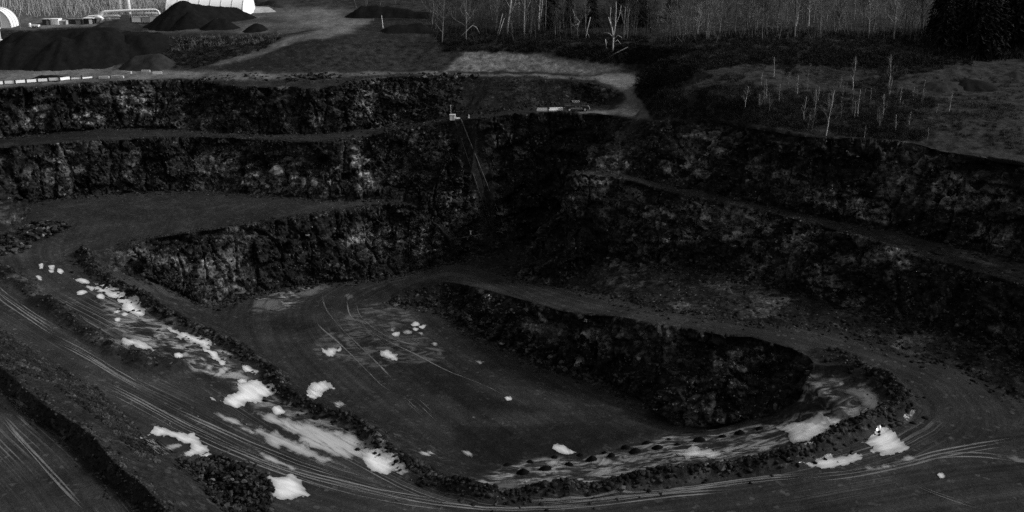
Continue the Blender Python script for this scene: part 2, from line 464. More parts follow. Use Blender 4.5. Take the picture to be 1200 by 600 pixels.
# the rest of the world
wline('w1', [(x, 340, 44 + 0.01 * abs(x)) for x in range(-300, 301, 60)])
wline('w2', [(x, 430, 52) for x in range(-360, 361, 90)])
wline('w3', [(x, 640, 66) for x in range(-600, 601, 150)])
wline('w4', [(x, 3000, 80) for x in range(-3000, 3001, 600)])
wline('w5', [(x, 55, 10) for x in range(-60, 121, 30)])
wline('w6', [(x, 20, 26) for x in range(-90, 121, 30)])
wline('w7', [(x, -20, 52) for x in range(-150, 151, 50)])
wline('w8', [(x, -500, 60) for x in range(-3000, 3001, 600)])
wline('w9', [(-230, y, 38) for y in range(0, 320, 40)])
wline('w10', [(230, y, 40) for y in range(0, 320, 40)])
wline('w11', [(-105, 60, 18), (-115, 90, 20)])
wline('w12', [(-1500, y, 50) for y in range(0, 1600, 400)])
wline('w13', [(1500, y, 50) for y in range(0, 1600, 400)])

def spline(P, step):
    """Catmull-Rom resample of a 3D polyline"""
    P = [np.array(p) for p in P]
    if len(P) < 3: return P
    Q = [2 * P[0] - P[1]] + P + [2 * P[-1] - P[-2]]
    out = []
    for i in range(1, len(Q) - 2):
        a, b, c_, d = Q[i - 1], Q[i], Q[i + 1], Q[i + 2]
        n = max(1, int(np.linalg.norm((c_ - b)[:2]) / step))
        for k in range(n):
            s = k / n
            out.append(0.5 * (2 * b + (c_ - a) * s + (2 * a - 5 * b + 4 * c_ - d) * s * s + (3 * b - a - 3 * c_ + d) * s ** 3))
    out.append(P[-1])
    return out

verts2, zs, edges, lid = [], [], [], []
SPL = {}
names = list(LINES)
for li, nm in enumerate(names):
    far = nm.startswith('w')
    pts = LINES[nm] if far else spline(LINES[nm], 2.5)
    pts = [np.array(p) for p in pts]
    SPL[nm] = np.array(pts)
    o = len(verts2)
    for k, p in enumerate(pts):
        verts2.append(Vector((p[0], p[1]))); zs.append(p[2]); lid.append(li)
        if k and not far: edges.append((o + k - 1, o + k))
V2, E2, F2, ov, oe, of = delaunay_2d_cdt(verts2, edges, [], 0, 1e-4)
zz = np.zeros(len(V2)); vl = []
missing = []
for i, o in enumerate(ov):
    if o:
        zz[i] = zs[o[0]]; vl.append({names[lid[j]] for j in o})
    else:
        vl.append(set()); missing.append(i)
if missing:
    nb = {i: set() for i in missing}
    for a, b in E2:
        if a in nb: nb[a].add(b)
        if b in nb: nb[b].add(a)
    for i in missing:
        q = sorted([j for j in nb[i] if j not in nb], key=lambda j: (V2[j] - V2[i]).length)[:2]
        zz[i] = np.mean([zz[j] for j in q]) if q else 0
        u_, v_, _ = project(np.array([[V2[i].x, V2[i].y, zz[i]]]))
        print('CROSSING at pixel', round(u_[0]), round(v_[0]), [sorted(vl[j])[:1] for j in q])
V = np.array([(p.x, p.y, zz[i]) for i, p in enumerate(V2)])
T = np.array([f for f in F2 if len(f) == 3], np.int64)
REG = [('rib', {'cR', 'tB'}), ('upper', {'cU', 'tU'}), ('outcrop', {'oc', 'ot'}),
       ('bench', {'tU', 'cM'}), ('bench', {'tM', 'cT'}), ('bench', {'bi', 'bo'}), ('bench', {'tM', 'ot', 'cT', 'bA'}),
       ('mid', {'cM', 'tM', 'oc'}), ('third', {'cT', 'tT'}), ('corner', {'cM', 'tM', 'cT', 'bi', 'bo'}), ('rightup', {'cM', 'bi'}), ('rightlow', {'bo', 'bi', 'tT', 'cT', 'cM', 'tM', 'mt'}),
       ('floor', {'fE', 'tB'}), ('floor', {'fE', 'tT', 'tB'}),
       ('road', {'tT', 'cR', 'tB'}), ('road', {'tT', 'cR', 'bA'}), ('road', {'bA', 'rB', 'rd', 'ot', 'cT', 'tM'}), ('road', {'bA', 'rB', 'nR', 'tT', 'fB'}), ('road', {'rB', 'rd', 'fB'}), ('road', {'tC', 'w11', 'w5', 'w9', 'nR'})]
RN = ['ground', 'rib', 'upper', 'outcrop', 'bench', 'mid', 'third', 'corner', 'rightup', 'rightlow', 'floor', 'road']
ROCKS = {'rib', 'upper', 'outcrop', 'mid', 'third', 'corner', 'rightup', 'rightlow'}
R = np.zeros(len(T), np.int64)
for i, f in enumerate(T):
    for nm, S in REG:
        if all(vl[j] & S for j in f):
            R[i] = RN.index(nm); break

def refine(V, T, R, iters=12):
    for it in range(iters):
        P = V[T]
        c = P.mean(1)
        u, v, d = project(c)
        nrm = np.cross(P[:, 1] - P[:, 0], P[:, 2] - P[:, 0])
        nz = np.abs(nrm[:, 2]) / (np.linalg.norm(nrm, axis=1) + 1e-12)
        dist = np.linalg.norm(c - np.array([0, 0, CAMZ]), axis=1)
        vis = (u > -130) & (u < 1330) & (v > -40) & (v < 690) & (c[:, 1] > 30)
        lim = dist * np.where(nz < 0.86, 0.0027, np.where(c[:, 1] > 260, 0.0085, 0.0055))
        lim = np.where(vis, np.maximum(lim, 0.22), np.maximum(14, dist * 0.12))
        lim = np.where(vis & (c[:, 1] > 300), lim * 4, lim)
        E = np.concatenate([T[:, [0, 1]], T[:, [1, 2]], T[:, [2, 0]]]); E.sort(1)
        key = E[:, 0] * len(V) + E[:, 1]
        uq, first, inv = np.unique(key, return_index=True, return_inverse=True)
        UE = E[first]
        el = np.full(len(uq), 1e9); np.minimum.at(el, inv, np.concatenate([lim] * 3))
        ln = np.linalg.norm(V[UE[:, 0]] - V[UE[:, 1]], axis=1)
        mark = ln > el
        if not mark.any(): break
        mid = np.full(len(uq), -1, np.int64); mid[mark] = len(V) + np.arange(mark.sum())
        V = np.concatenate([V, (V[UE[mark, 0]] + V[UE[mark, 1]]) / 2])
        n = len(T); m = np.stack([mid[inv[:n]], mid[inv[n:2 * n]], mid[inv[2 * n:]]], 1)
        cnt = (m >= 0).sum(1)
        newT, newR = [T[cnt == 0]], [R[cnt == 0]]
        for k in (1, 2):                       # rotate so the pattern is canonical
            sel = np.where(cnt == k)[0]
            if not len(sel): continue
            t_, m_ = T[sel].copy(), m[sel].copy()
            for _ in range(2):
                bad = (m_[:, 0] < 0) if k == 1 else (m_[:, 2] >= 0)
                t_[bad] = np.roll(t_[bad], -1, 1); m_[bad] = np.roll(m_[bad], -1, 1)
            a, b, c_ = t_.T; x, y, _z = m_.T
            if k == 1:
                ts = [np.stack([a, x, c_], 1), np.stack([x, b, c_], 1)]
            else:
                ts = [np.stack([x, b, y], 1), np.stack([a, x, y], 1), np.stack([a, y, c_], 1)]
            newT += ts; newR += [R[sel]] * len(ts)
        sel = np.where(cnt == 3)[0]
        a, b, c_ = T[sel].T; x, y, z_ = m[sel].T
        newT += [np.stack([a, x, z_], 1), np.stack([x, b, y], 1), np.stack([z_, y, c_], 1), np.stack([x, y, z_], 1)]
        newR += [R[sel]] * 4
        T = np.concatenate(newT); R = np.concatenate(newR)
    return V, T, R
V, T, R = refine(V, T, R)
P = V[T]; nrm = np.cross(P[:, 1] - P[:, 0], P[:, 2] - P[:, 0])
flip = nrm[:, 2] < 0
T[flip] = T[flip][:, ::-1]
print('terrain', len(V), 'verts', len(T), 'tris', round(time.time() - T0, 1), 's')

def vertex_normals(V, T):
    P = V[T]; n = np.cross(P[:, 1] - P[:, 0], P[:, 2] - P[:, 0])
    out = np.stack([sum(np.bincount(T[:, k], n[:, j], len(V)) for k in range(3)) for j in range(3)], 1)
    return out / (np.linalg.norm(out, axis=1, keepdims=True) + 1e-12)

def vsmooth(x, T, n=1):
    if x.ndim == 2: return np.stack([vsmooth(x[:, j], T, n) for j in range(x.shape[1])], 1)
    a = np.concatenate([T[:, 0], T[:, 1], T[:, 2], T[:, 1], T[:, 2], T[:, 0]])
    b = np.concatenate([T[:, 1], T[:, 2], T[:, 0], T[:, 0], T[:, 1], T[:, 2]])
    c = np.maximum(np.bincount(a, minlength=len(x)), 1)
    for _ in range(n):
        x = 0.5 * x + 0.5 * np.bincount(a, x[b], len(x)) / c
    return x

# masks -------------------------------------------------------------
rocktri = np.isin(R, [RN.index(r) for r in ROCKS])
cn = sum(np.bincount(T[:, k], minlength=len(V)) for k in range(3))
rockm = sum(np.bincount(T[:, k], rocktri.astype(float), len(V)) for k in range(3))
rockm /= np.maximum(cn, 1)
roadtri = np.where(R == RN.index('road'), 1.0, np.where(R == RN.index('floor'), 0.7, np.where(R == RN.index('bench'), 0.5, 0.0)))
roadm = sum(np.bincount(T[:, k], roadtri, len(V)) for k in range(3))
roadm /= np.maximum(cn, 1)
N = vsmooth(vertex_normals(V, T), T, 6)
N /= np.linalg.norm(N, axis=1, keepdims=True) + 1e-12
steep = np.clip((0.93 - N[:, 2]) / 0.25, 0, 1)
U_, V_, D_ = project(V)
near = (V[:, 1] > 40) & (V[:, 1] < 300) & (U_ > -160) & (U_ < 1360)

# berms: windrows of soil and rock along the roads
BERMS = [('bA', 1.15, 1.9), ('rd', 1.5, 2.4)]
bermm = np.zeros(len(V))
X2 = V[:, :2]
for nm, h, w in BERMS:
    idx = np.where(near)[0]
    Wb = V[idx] * np.array([1, 1, 0])
    d, al, sd = poly_dist(X2[idx] + 0.9 * np.stack([fbm(Wb / 4, 3, 301), fbm(Wb / 4, 3, 311)], 1), SPL[nm][:, :2])
    hh = h * np.clip(1 + 0.9 * fbm(Wb / 5.0, 3, 5), 0.35, 2)
    ww = w * (1 + 0.55 * fbm(Wb / 7.0, 2, 321))
    prof = np.clip(1.15 - d / ww, 0, 1)
    prof = prof * prof * (3 - 2 * prof)
    V[idx, 2] += hh * prof
    bermm[idx] = np.maximum(bermm[idx], prof)
# smooth strip beside the pump pipe
CH0, CH1 = at(536, 142, 28.3), at(582, 272, 7.2)
dch, _, _ = poly_dist(X2, np.array([CH0[:2], CH1[:2]]))
chute = np.clip(1.7 - dch / 1.7, 0, 1) * near

# rock relief: shift the faces along their normals
amp = rockm * np.clip(steep * 1.25, 0.15, 1) * (1 - 0.95 * chute)
idx = np.where((amp > 0.01) & near)[0]
Pq = V[idx]
dip = np.array([[0.94, 0.05, 0.34], [-0.05, 1.0, 0.0], [-0.34, 0.0, 0.94]])
Pr = Pq @ dip.T
warp = np.stack([fbm(Pq / 5, 3, 31), fbm(Pq / 5, 3, 41), fbm(Pq / 5, 3, 51)], 1) * 0.9
_, _, c0 = worley((Pr + warp * 1.6) / np.array([9.0, 9.0, 2.3]), 3)
_, _, c1 = worley((Pr + warp) / np.array([3.8, 3.8, 2.6]), 7)
f1, f2, c2 = worley((Pr + warp) / np.array([1.7, 1.7, 1.15]), 13)
_, _, c3 = worley((Pr + warp * 0.6) / np.array([0.8, 0.8, 0.55]), 23)
g1, g2, _ = worley((Pq + warp * 0.8) / np.array([4.5, 4.5, 30.0]), 33)
disp = 2.3 * fbm(Pq / np.array([10, 10, 26]), 3, 61) + 1.5 * (c0 - 0.5) + 1.7 * (c1 - 0.5) + 0.65 * (c2 - 0.5) + 0.25 * (c3 - 0.5) - 0.3 * np.clip(0.12 - (f2 - f1), 0, 0.12) / 0.12 - 0.9 * np.clip(0.10 - (g2 - g1), 0, 0.10) / 0.10
Nh = N[idx].copy(); Nh[:, 2] *= 0.5; Nh /= np.linalg.norm(Nh, axis=1, keepdims=True) + 1e-9
V[idx] += Nh * (disp * amp[idx])[:, None]
# soil relief
idx = np.where(near)[0]
Pq = V[idx]
soilamp = (1 - rockm[idx])
gr = (1 - np.clip(roadm[idx], 0, 1)) * soilamp
V[idx, 2] += gr * (1 + 0.5 * (V_[idx] > 300) * (U_[idx] < 330)) * (0.30 * fbm(Pq / np.array([5, 5, 5]), 4, 71) + 0.10 * fbm(Pq / 0.9, 2, 77)) + roadm[idx] * soilamp * 0.06 * fbm(Pq / np.array([3, 3, 3]), 3, 81)
V[idx, 2] += bermm[idx] * 0.45 * np.abs(fbm(Pq / 0.8, 2, 91))

# painted-by-place masks (what lies on the ground, and painted shade, in photo pixels)
def pmask(polys, soft=6, warp=5.0):
    out = np.zeros(len(V))
    sel = np.where(near | ((V[:, 1] > 40) & (V[:, 1] < 480)))[0]
    wu = U_[sel] + warp * fbm(V[sel] / 3.0, 3, 101) * 2
    wv = V_[sel] + warp * 0.5 * fbm(V[sel] / 3.0, 3, 105) * 2
    m = np.zeros(len(sel))
    for p in polys:
        k = 1.0
        if isinstance(p[0], (int, float)): k, p = p[0], p[1:]
        m = np.maximum(m, k * in_poly(wu, wv, p))
    out[sel] = m
    return vsmooth(out, T, soft)
drym = pmask([[(-60,77),(140,77),(215,82),(330,86),(470,84),(690,89),(752,83),(752,91),(743,104),(753,118),(758,131),(770,142),(745,140),(725,133),(690,134),(625,133),(640,129.5),(690,129),(722,127.5),(733,120),(731,108),(716,99),(695,93),(470,86),(400,90),(340,92),(225,93),(120,96),(-60,106)],
              [(225,82),(290,60),(335,44),(380,34),(330,20),(280,10),(320,3),(400,8),(440,22),(410,40),(350,48),(300,66)],
              [0.6, (150,40),(240,38),(300,39),(340,40),(400,26),(330,10),(240,10),(200,30)],
              [(-60,24),(190,22),(190,30),(110,32),(-60,36)],
              [0.04, (1080,142),(1130,130),(1260,120),(1260,204),(1140,184),(1096,176),(1050,166),(900,153),(880,147),(1000,158)],
              [0.08, (1050,84),(1120,80),(1260,84),(1260,122),(1160,116),(1110,100)],
              [0.5, (860,114),(960,127),(1110,137),(1110,142),(960,134),(860,118)], [0.3, (890,66),(1000,72),(1000,75),(890,70)]], 2, 2.5)
palem = pmask([[(540,572),(600,545),(700,532),(800,508),(900,497),(960,480),(1005,472),(1020,490),(960,528),(900,543),(760,560),(620,578)],
               [(940,440),(1010,448),(1035,470),(1000,486),(940,470)],
               [0.6, (250,420),(300,480),(440,545),(490,560),(440,520),(390,490),(330,470)],
               [(130,385),(180,405),(210,425),(240,440),(280,450),(310,470),(270,420),(200,380),(120,350)],
               [0.3, (430,350),(480,360),(520,420),(440,430),(370,420),(370,400)],
               [(300,350),(385,333),(330,365),(300,362)]], 3)
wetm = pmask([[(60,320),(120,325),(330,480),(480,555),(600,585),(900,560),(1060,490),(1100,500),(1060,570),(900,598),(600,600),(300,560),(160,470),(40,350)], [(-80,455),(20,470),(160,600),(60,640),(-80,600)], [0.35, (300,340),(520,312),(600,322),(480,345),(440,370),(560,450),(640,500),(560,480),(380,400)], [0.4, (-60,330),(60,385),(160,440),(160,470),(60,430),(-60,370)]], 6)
brushm = pmask([[(757,40),(1260,40),(1260,206),(1090,179),(850,147),(760,141)], [(750,90),(800,62),(860,40),(1110,40),(1110,78),(1060,86),(1060,100),(1090,115),(1200,120),(1200,140),(1100,140),(1070,165),(900,150),(780,140),(757,130)],
                [(150,84),(190,42),(330,42),(320,58),(225,82)], [(330,84),(400,46),(530,50),(530,80)], [(520,62),(520,40),(760,40),(760,80),(700,82),(640,66)],
                [(480,50),(480,-20),(1260,-20),(1260,78),(1060,80),(760,60)], [(-60,28),(200,20),(200,-30),(-60,-30)]], 3)
darkm = pmask([[(395,385),(440,395),(520,425),(560,458),(640,480),(620,487),(540,475),(480,445),(420,412)], [(530,500),(700,498),(785,503),(640,541),(560,546),(530,525)], [(-80,420),(0,450),(40,480),(100,525),(160,585),(150,600),(90,545),(30,497),(-80,450)], [(300,380),(340,372),(380,380),(350,390)], [(120,345),(200,400),(250,440),(180,412),(100,350)]], 6)  # wet stains, plus shade painted along the lower-left berm side
prock = pmask([[(20,128),(55,125),(50,145),(20,150)], [(85,130),(125,128),(122,146),(95,146)], [(130,102),(180,100),(190,132),(150,135)], [(232,178),(275,172),(272,210),(235,200)], [(310,190),(345,182),(352,215),(318,226)],
    [(378,206),(395,206),(392,224),(378,222)], [(408,175),(432,172),(438,222),(420,226)], [(480,155),(530,155),(525,190),(485,190)], [(415,105),(440,100),(440,140),(410,145)], [(460,105),(480,105),(476,122),(462,118)], [(480,255),(515,255),(520,290),(480,300)], [(200,300),(222,302),(220,332),(208,330)], [(233,302),(258,300),(255,316),(236,316)],
    [(405,265),(460,262),(455,285),(410,285)], [(600,175),(615,175),(615,192),(600,190)], [(685,170),(705,172),(700,190),(688,190)], [(718,180),(740,178),(738,196),(718,196)], [(765,190),(820,178),(830,205),(790,210)], [(825,160),(850,165),(845,182),(826,180)], [(865,195),(895,190),(890,212),(868,214)], [(745,240),(800,235),(900,255),(960,270),(960,300),(880,290),(800,275),(750,262)], [(775,250),(830,255),(830,285),(778,280)],
    [(940,215),(985,225),(1040,240),(1048,262),(1010,258),(945,242)], [(1090,195),(1150,215),(1155,240),(1120,248),(1090,235)], [(1140,262),(1190,270),(1170,290),(1130,285)], [(940,310),(970,310),(1010,350),(1005,365),(960,345)], [(1045,305),(1075,308),(1070,318),(1046,316)],
    [(570,345),(580,345),(575,362),(568,360)], [(615,375),(640,365),(636,395),(610,390)], [(670,385),(720,385),(715,415),(672,405)], [(755,385),(765,385),(768,400),(756,398)], [(830,410),(870,410),(860,440),(832,436)], [(878,406),(895,406),(895,425),(880,424)], [(560,372),(590,385),(570,384)], [(660,420),(678,422),(676,432),(662,430)]], 2, 4.0)
brushm *= (1 - 0.5 * drym)
rock_shadem = vsmooth(np.clip(rockm * (0.35 + steep) * (1 - chute), 0, 1), T, 2)
bank = pmask([[(520,83),(545,61),(600,61),(640,66),(662,75),(690,84.5),(600,83)], [0.4, (640,66),(735,80),(690,88),(640,84)]], 1, 2.5)
leftwood = (V[:, 1] > 300) & (U_ < 230)
brushm = np.where(V[:, 1] > 300, np.maximum(brushm, 1 - drym), brushm)
brushm = np.where(leftwood, 0, brushm); drym = np.where(leftwood, 0.9, drym)
brushm *= (1 - bank)
rock_shadem = np.maximum(rock_shadem, bermm * 0.85)
talus = vsmooth(np.bincount(T[R == RN.index('rightlow')].ravel(), minlength=len(V)).astype(float).clip(0, 1), T, 2)
rock_shadem = np.maximum(rock_shadem, 0.8 * talus * rockm)
rock_shadem = np.maximum(rock_shadem, 0.35 * pmask([[(660,198),(900,238),(1260,320),(1260,350),(900,252),(690,211)]], 2))  # rock debris tone over the right bench, standing in for shade

# coordinates along the roads
CENT = [[(60,262,12.5),(38,300,11.7),(70,335,11),(150,378,9.2),(230,425,7.6),(300,470,6.5),(380,515,5.6),(450,555,5),(520,585,4.7),(600,597,4.8),(700,597,5),(800,584,5.6),(900,568,6.4),(1000,545,7.4),(1070,520,8.2),(1110,490,8.8),(1095,455,9.5),(1030,425,10.4),(950,402,11.2),(850,383,11.6),(760,368,10.5),(680,351,7.5),(600,325,3),(540,318,1.4),(470,328,.5),(420,343,.2),(400,365,.1),(425,405,0),(500,465,0),(600,535,0)],
        [(-80,330,13),(0,368,12.5),(80,415,11),(160,455,9.3),(250,500,7.5),(350,548,5.9),(450,580,5),(600,612,5)],
        [(-80,440,15),(0,500,14),(60,560,13),(110,630,12)],
        [(700,606,5),(900,590,6.2),(1050,562,7.6),(1250,535,8.6)],
        [(-60,88,34),(150,87,34.3),(320,87,34.6),(540,84,35.2),(740,88,35.3)]]
best = np.full(len(V), 1e9); rco = np.zeros((len(V), 3))
for k, cl in enumerate(CENT):
    ln = np.array(spline([at(*p) for p in cl], 3.0))[:, :2]
    d, al, sd = poly_dist(X2, ln)
    m = d < best
    best = np.where(m, d, best)
    rco[m, 0] = (d * sd)[m] + 40 * k; rco[m, 1] = al[m] + 300 * k
def road_coords(P2):
    best = np.full(len(P2), 1e9); out = np.zeros((len(P2), 3))
    for k, cl in enumerate(CENT):
        d, al, sd = poly_dist(P2, np.array(spline([at(*p) for p in cl], 3.0))[:, :2])
        m = d < best; best = np.where(m, d, best)
        out[m, 0] = (d * sd)[m] + 40 * k; out[m, 1] = al[m] + 300 * k
    return out
print('relief', round(time.time() - T0, 1), 's')

OBJN = {'ground': 'ground', 'road': 'haul_road', 'floor': 'pit_floor', 'bench': 'quarry_bench'}
for ri, rn in enumerate(RN):
    sel = np.where(R == ri)[0]
    if not len(sel): continue
    nm = OBJN.get(rn, 'rock_face')
    ids, inv = np.unique(T[sel], return_inverse=True)
    me = np_mesh(nm, V[ids], inv.reshape(-1, 3), M_GROUND, smooth=rn not in ROCKS)
    for an, arr in (('rockm', rock_shadem), ('roadm', roadm * (1 - bermm)), ('drym', drym), ('palem', palem), ('brushm', brushm), ('wetm', wetm), ('prock', prock), ('darkm', darkm), ('bankm', bank)):
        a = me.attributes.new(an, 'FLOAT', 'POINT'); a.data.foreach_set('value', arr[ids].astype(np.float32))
    a = me.attributes.new('roadco', 'FLOAT_VECTOR', 'POINT'); a.data.foreach_set('vector', rco[ids].astype(np.float32).ravel())
    o = link(nm, me); o['kind'] = 'structure'

BVH = BVHTree.FromPolygons([tuple(p) for p in V.tolist()], T.tolist())
CAMV = Vector((0, 0, CAMZ))
def hit(u, v):
    """where the ray through a photo pixel meets the built terrain"""
    r = ray(u, v).normalized()
    p, n, i, d = BVH.ray_cast(CAMV, r)
    return p
def gz(x, y):
    p, n, i, d = BVH.ray_cast(Vector((x, y, 400)), Vector((0, 0, -1)))
    return p.z if p else 0.0
print('terrain done', round(time.time() - T0, 1), 's')
#==OBJECTS==
# ------------------------------------------------------------------ more materials
M_PILE = simple('dark_aggregate', 0.0095, 0.95, 0.35, 0.8, 0.02)
M_PILE2 = simple('grey_aggregate', 0.026, 0.95, 0.4, 0.8, 0.02)
M_GRAVEL = simple('pale_gravel', 0.30, 0.9, 0.3, 0.8, 0.1)
M_WHITE = simple('white_paint', 0.88, 0.45, 0.08, 0.6)
M_FABRIC = simple('white_fabric', 0.88, 0.6, 0.06, 0.4)
M_LGREY = simple('light_grey_metal', 0.45, 0.5, 0.15, 1.0)
M_MGREY = simple('grey_metal', 0.16, 0.5, 0.2, 1.0)
M_PIPE = simple('dull_pipe', 0.09, 0.6, 0.5, 0.6)
M_DARK = simple('dark_metal', 0.02, 0.45, 0.3, 1.0, 0.4)
M_CONC = simple('pale_concrete', 0.45, 0.85, 0.25, 2.0)
M_GLASS = simple('dark_glass', 0.012, 0.08, 0.1, 1.0, 0.6)
M_CARPAINT = simple('dark_car_paint', 0.03, 0.22, 0.15, 1.0, 0.6)
M_RUBBER = simple('tyre_rubber', 0.012, 0.8, 0.2, 2.0)
M_CHROME = simple('bright_trim', 0.6, 0.2, 0.05, 1.0, 0.6)
M_BARK_PALE = simple('pale_birch_bark', 0.48, 0.8, 0.3, 3.0)
M_BARK_GREY = simple('grey_bark', 0.10, 0.9, 0.4, 2.0)
M_BARK_MID = simple('weathered_bark', 0.17, 0.9, 0.4, 2.0)
M_BARK_DARK = simple('dark_bark', 0.035, 0.9, 0.4, 2.0)
M_TWIG = simple('bare_twigs', 0.03, 0.9, 0.4, 2.0)
M_TWIG_PALE = simple('pale_bare_twigs', 0.15, 0.9, 0.4, 2.0)
M_TWIG_WHITE = simple('light_bare_twigs', 0.40, 0.9, 0.4, 2.0)
M_NEEDLE = simple('dark_needles', 0.014, 0.8, 0.5, 1.5)
M_BRUSH = simple('dry_brush', 0.042, 0.9, 0.6, 0.25, 0.1, 'world')
M_BRUSH_DARK = simple('dark_brush', 0.012, 0.9, 0.6, 0.25, 0.1, 'world')

def water_mat(name, lo, hi, rough, sc=0.25, edge=1.6, soft=(0.02, 0.16)):
    t = NT(name)
    rcv = t.attr('roadco', 'Vector')
    st = t.noise(1.0, 7, 0.7, rcv, (1.0, 0.15, 1.0), 0.5)
    n = t.math('ADD', t.math('MULTIPLY', t.attr('core'), 0.55), t.math('MULTIPLY', t.rng(st, 0.25, 0.75, -0.35, 0.75), 0.6))
    t.color(t.rng(n, 0.0, 0.8, lo, hi)).rough(rough)
    t.b.inputs['Specular IOR Level'].default_value = 0.5
    e = t.math('ADD', t.math('MINIMUM', t.math('MULTIPLY', t.attr('edge'), edge), 0.55), t.math('MULTIPLY', t.rng(st, 0.25, 0.75, -1, 1), 0.45))
    t.l(t.rng(e, soft[0], soft[1], 0, 1), t.b.inputs['Alpha'])
    return t.m
M_PUDDLE_SKY = water_mat('sky_painted_puddle', 0.14, 0.78, 0.14)  # pale base colour stands in for sky mirrored in the water
M_FILM_DIM = water_mat('thin_mud_film', 0.05, 0.40, 0.3, 0.6, 1.2, (0.0, 0.5))
M_FILM_GREY = water_mat('grey_mud_film', 0.04, 0.13, 0.3, 0.6, 1.2, (0.0, 0.5))
M_POND = water_mat('dark_pond_water', 0.002, 0.004, 0.08)
M_TRACK = water_mat('pale_track_mud', 0.025, 0.17, 0.5, 0.5, 1.0, (-0.3, 0.7))

# ------------------------------------------------------------------ puddles on the roads and the floor
def wiggle(poly, amp, depth=4, seed=0):
    r = random.Random(seed)
    pts = [Vector(p) for p in poly]
    for k in range(depth):
        out = []
        n = len(pts)
        for i in range(n):
            a, b = pts[i], pts[(i + 1) % n]
            d = b - a
            if d.length < 1.2:
                out.append(a); continue
            m = (a + b) / 2 + Vector((d.y * 0.3, -d.x)).normalized() * r.gauss(0, amp * min(1.0, d.length / 12.0))
            out += [a, m]
        pts = out
    return pts

def drape(name, poly, mat, seed, amp=2.6, lift=0.05):
    pts = wiggle(poly, amp, 4, seed)
    W = []
    c0 = sum(pts, Vector((0, 0))) / len(pts)
    for p in pts:
        d = p - c0
        p = p + Vector((d.x * 1.5, d.y)).normalized() * 1.3          # room for the frayed rim
        q = hit(p.x, p.y)
        if q: W.append(Vector((q.x, q.y)))
    n = len(W)
    if n < 3: return
    xs = [w.x for w in W]; ys = [w.y for w in W]
    pu = np.array([(w.x, w.y) for w in W])
    gx, gy = np.meshgrid(np.arange(min(xs), max(xs), 0.4), np.arange(min(ys), max(ys), 0.4))
    ins = in_poly(gx.ravel(), gy.ravel(), pu)
    pts2 = W + [Vector((a, b)) for a, b in zip(gx.ravel()[ins], gy.ravel()[ins])]
    v2, _, f2, _, _, _ = delaunay_2d_cdt(pts2, [(i, (i + 1) % n) for i in range(n)], [], 1, 1e-4)
    vs = [(p.x, p.y, gz(p.x, p.y) + lift) for p in v2]
    me = bpy.data.meshes.new(name); me.from_pydata(vs, [], f2); me.update()
    me.materials.append(mat)
    ed, _, _ = poly_dist(np.array([(p.x, p.y) for p in v2]), np.vstack([pu, pu[:1]]))
    a = me.attributes.new('edge', 'FLOAT', 'POINT'); a.data.foreach_set('value', ed.astype(np.float32))
    a = me.attributes.new('core', 'FLOAT', 'POINT'); a.data.foreach_set('value', np.clip(ed / max(.15, min(ed.max(), 1.1)), 0, 1).astype(np.float32))
    a = me.attributes.new('roadco', 'FLOAT_VECTOR', 'POINT'); a.data.foreach_set('vector', road_coords(np.array([(p.x, p.y) for p in v2])).astype(np.float32).ravel())
    bm = bmesh.new(); bm.from_mesh(me); bmesh.ops.recalc_face_normals(bm, faces=bm.faces)
    for f in bm.faces:
        if f.normal.z < 0: f.normal_flip()
    bm.to_mesh(me); bm.free()
    o = link(name, me); o['kind'] = 'structure'
    return o

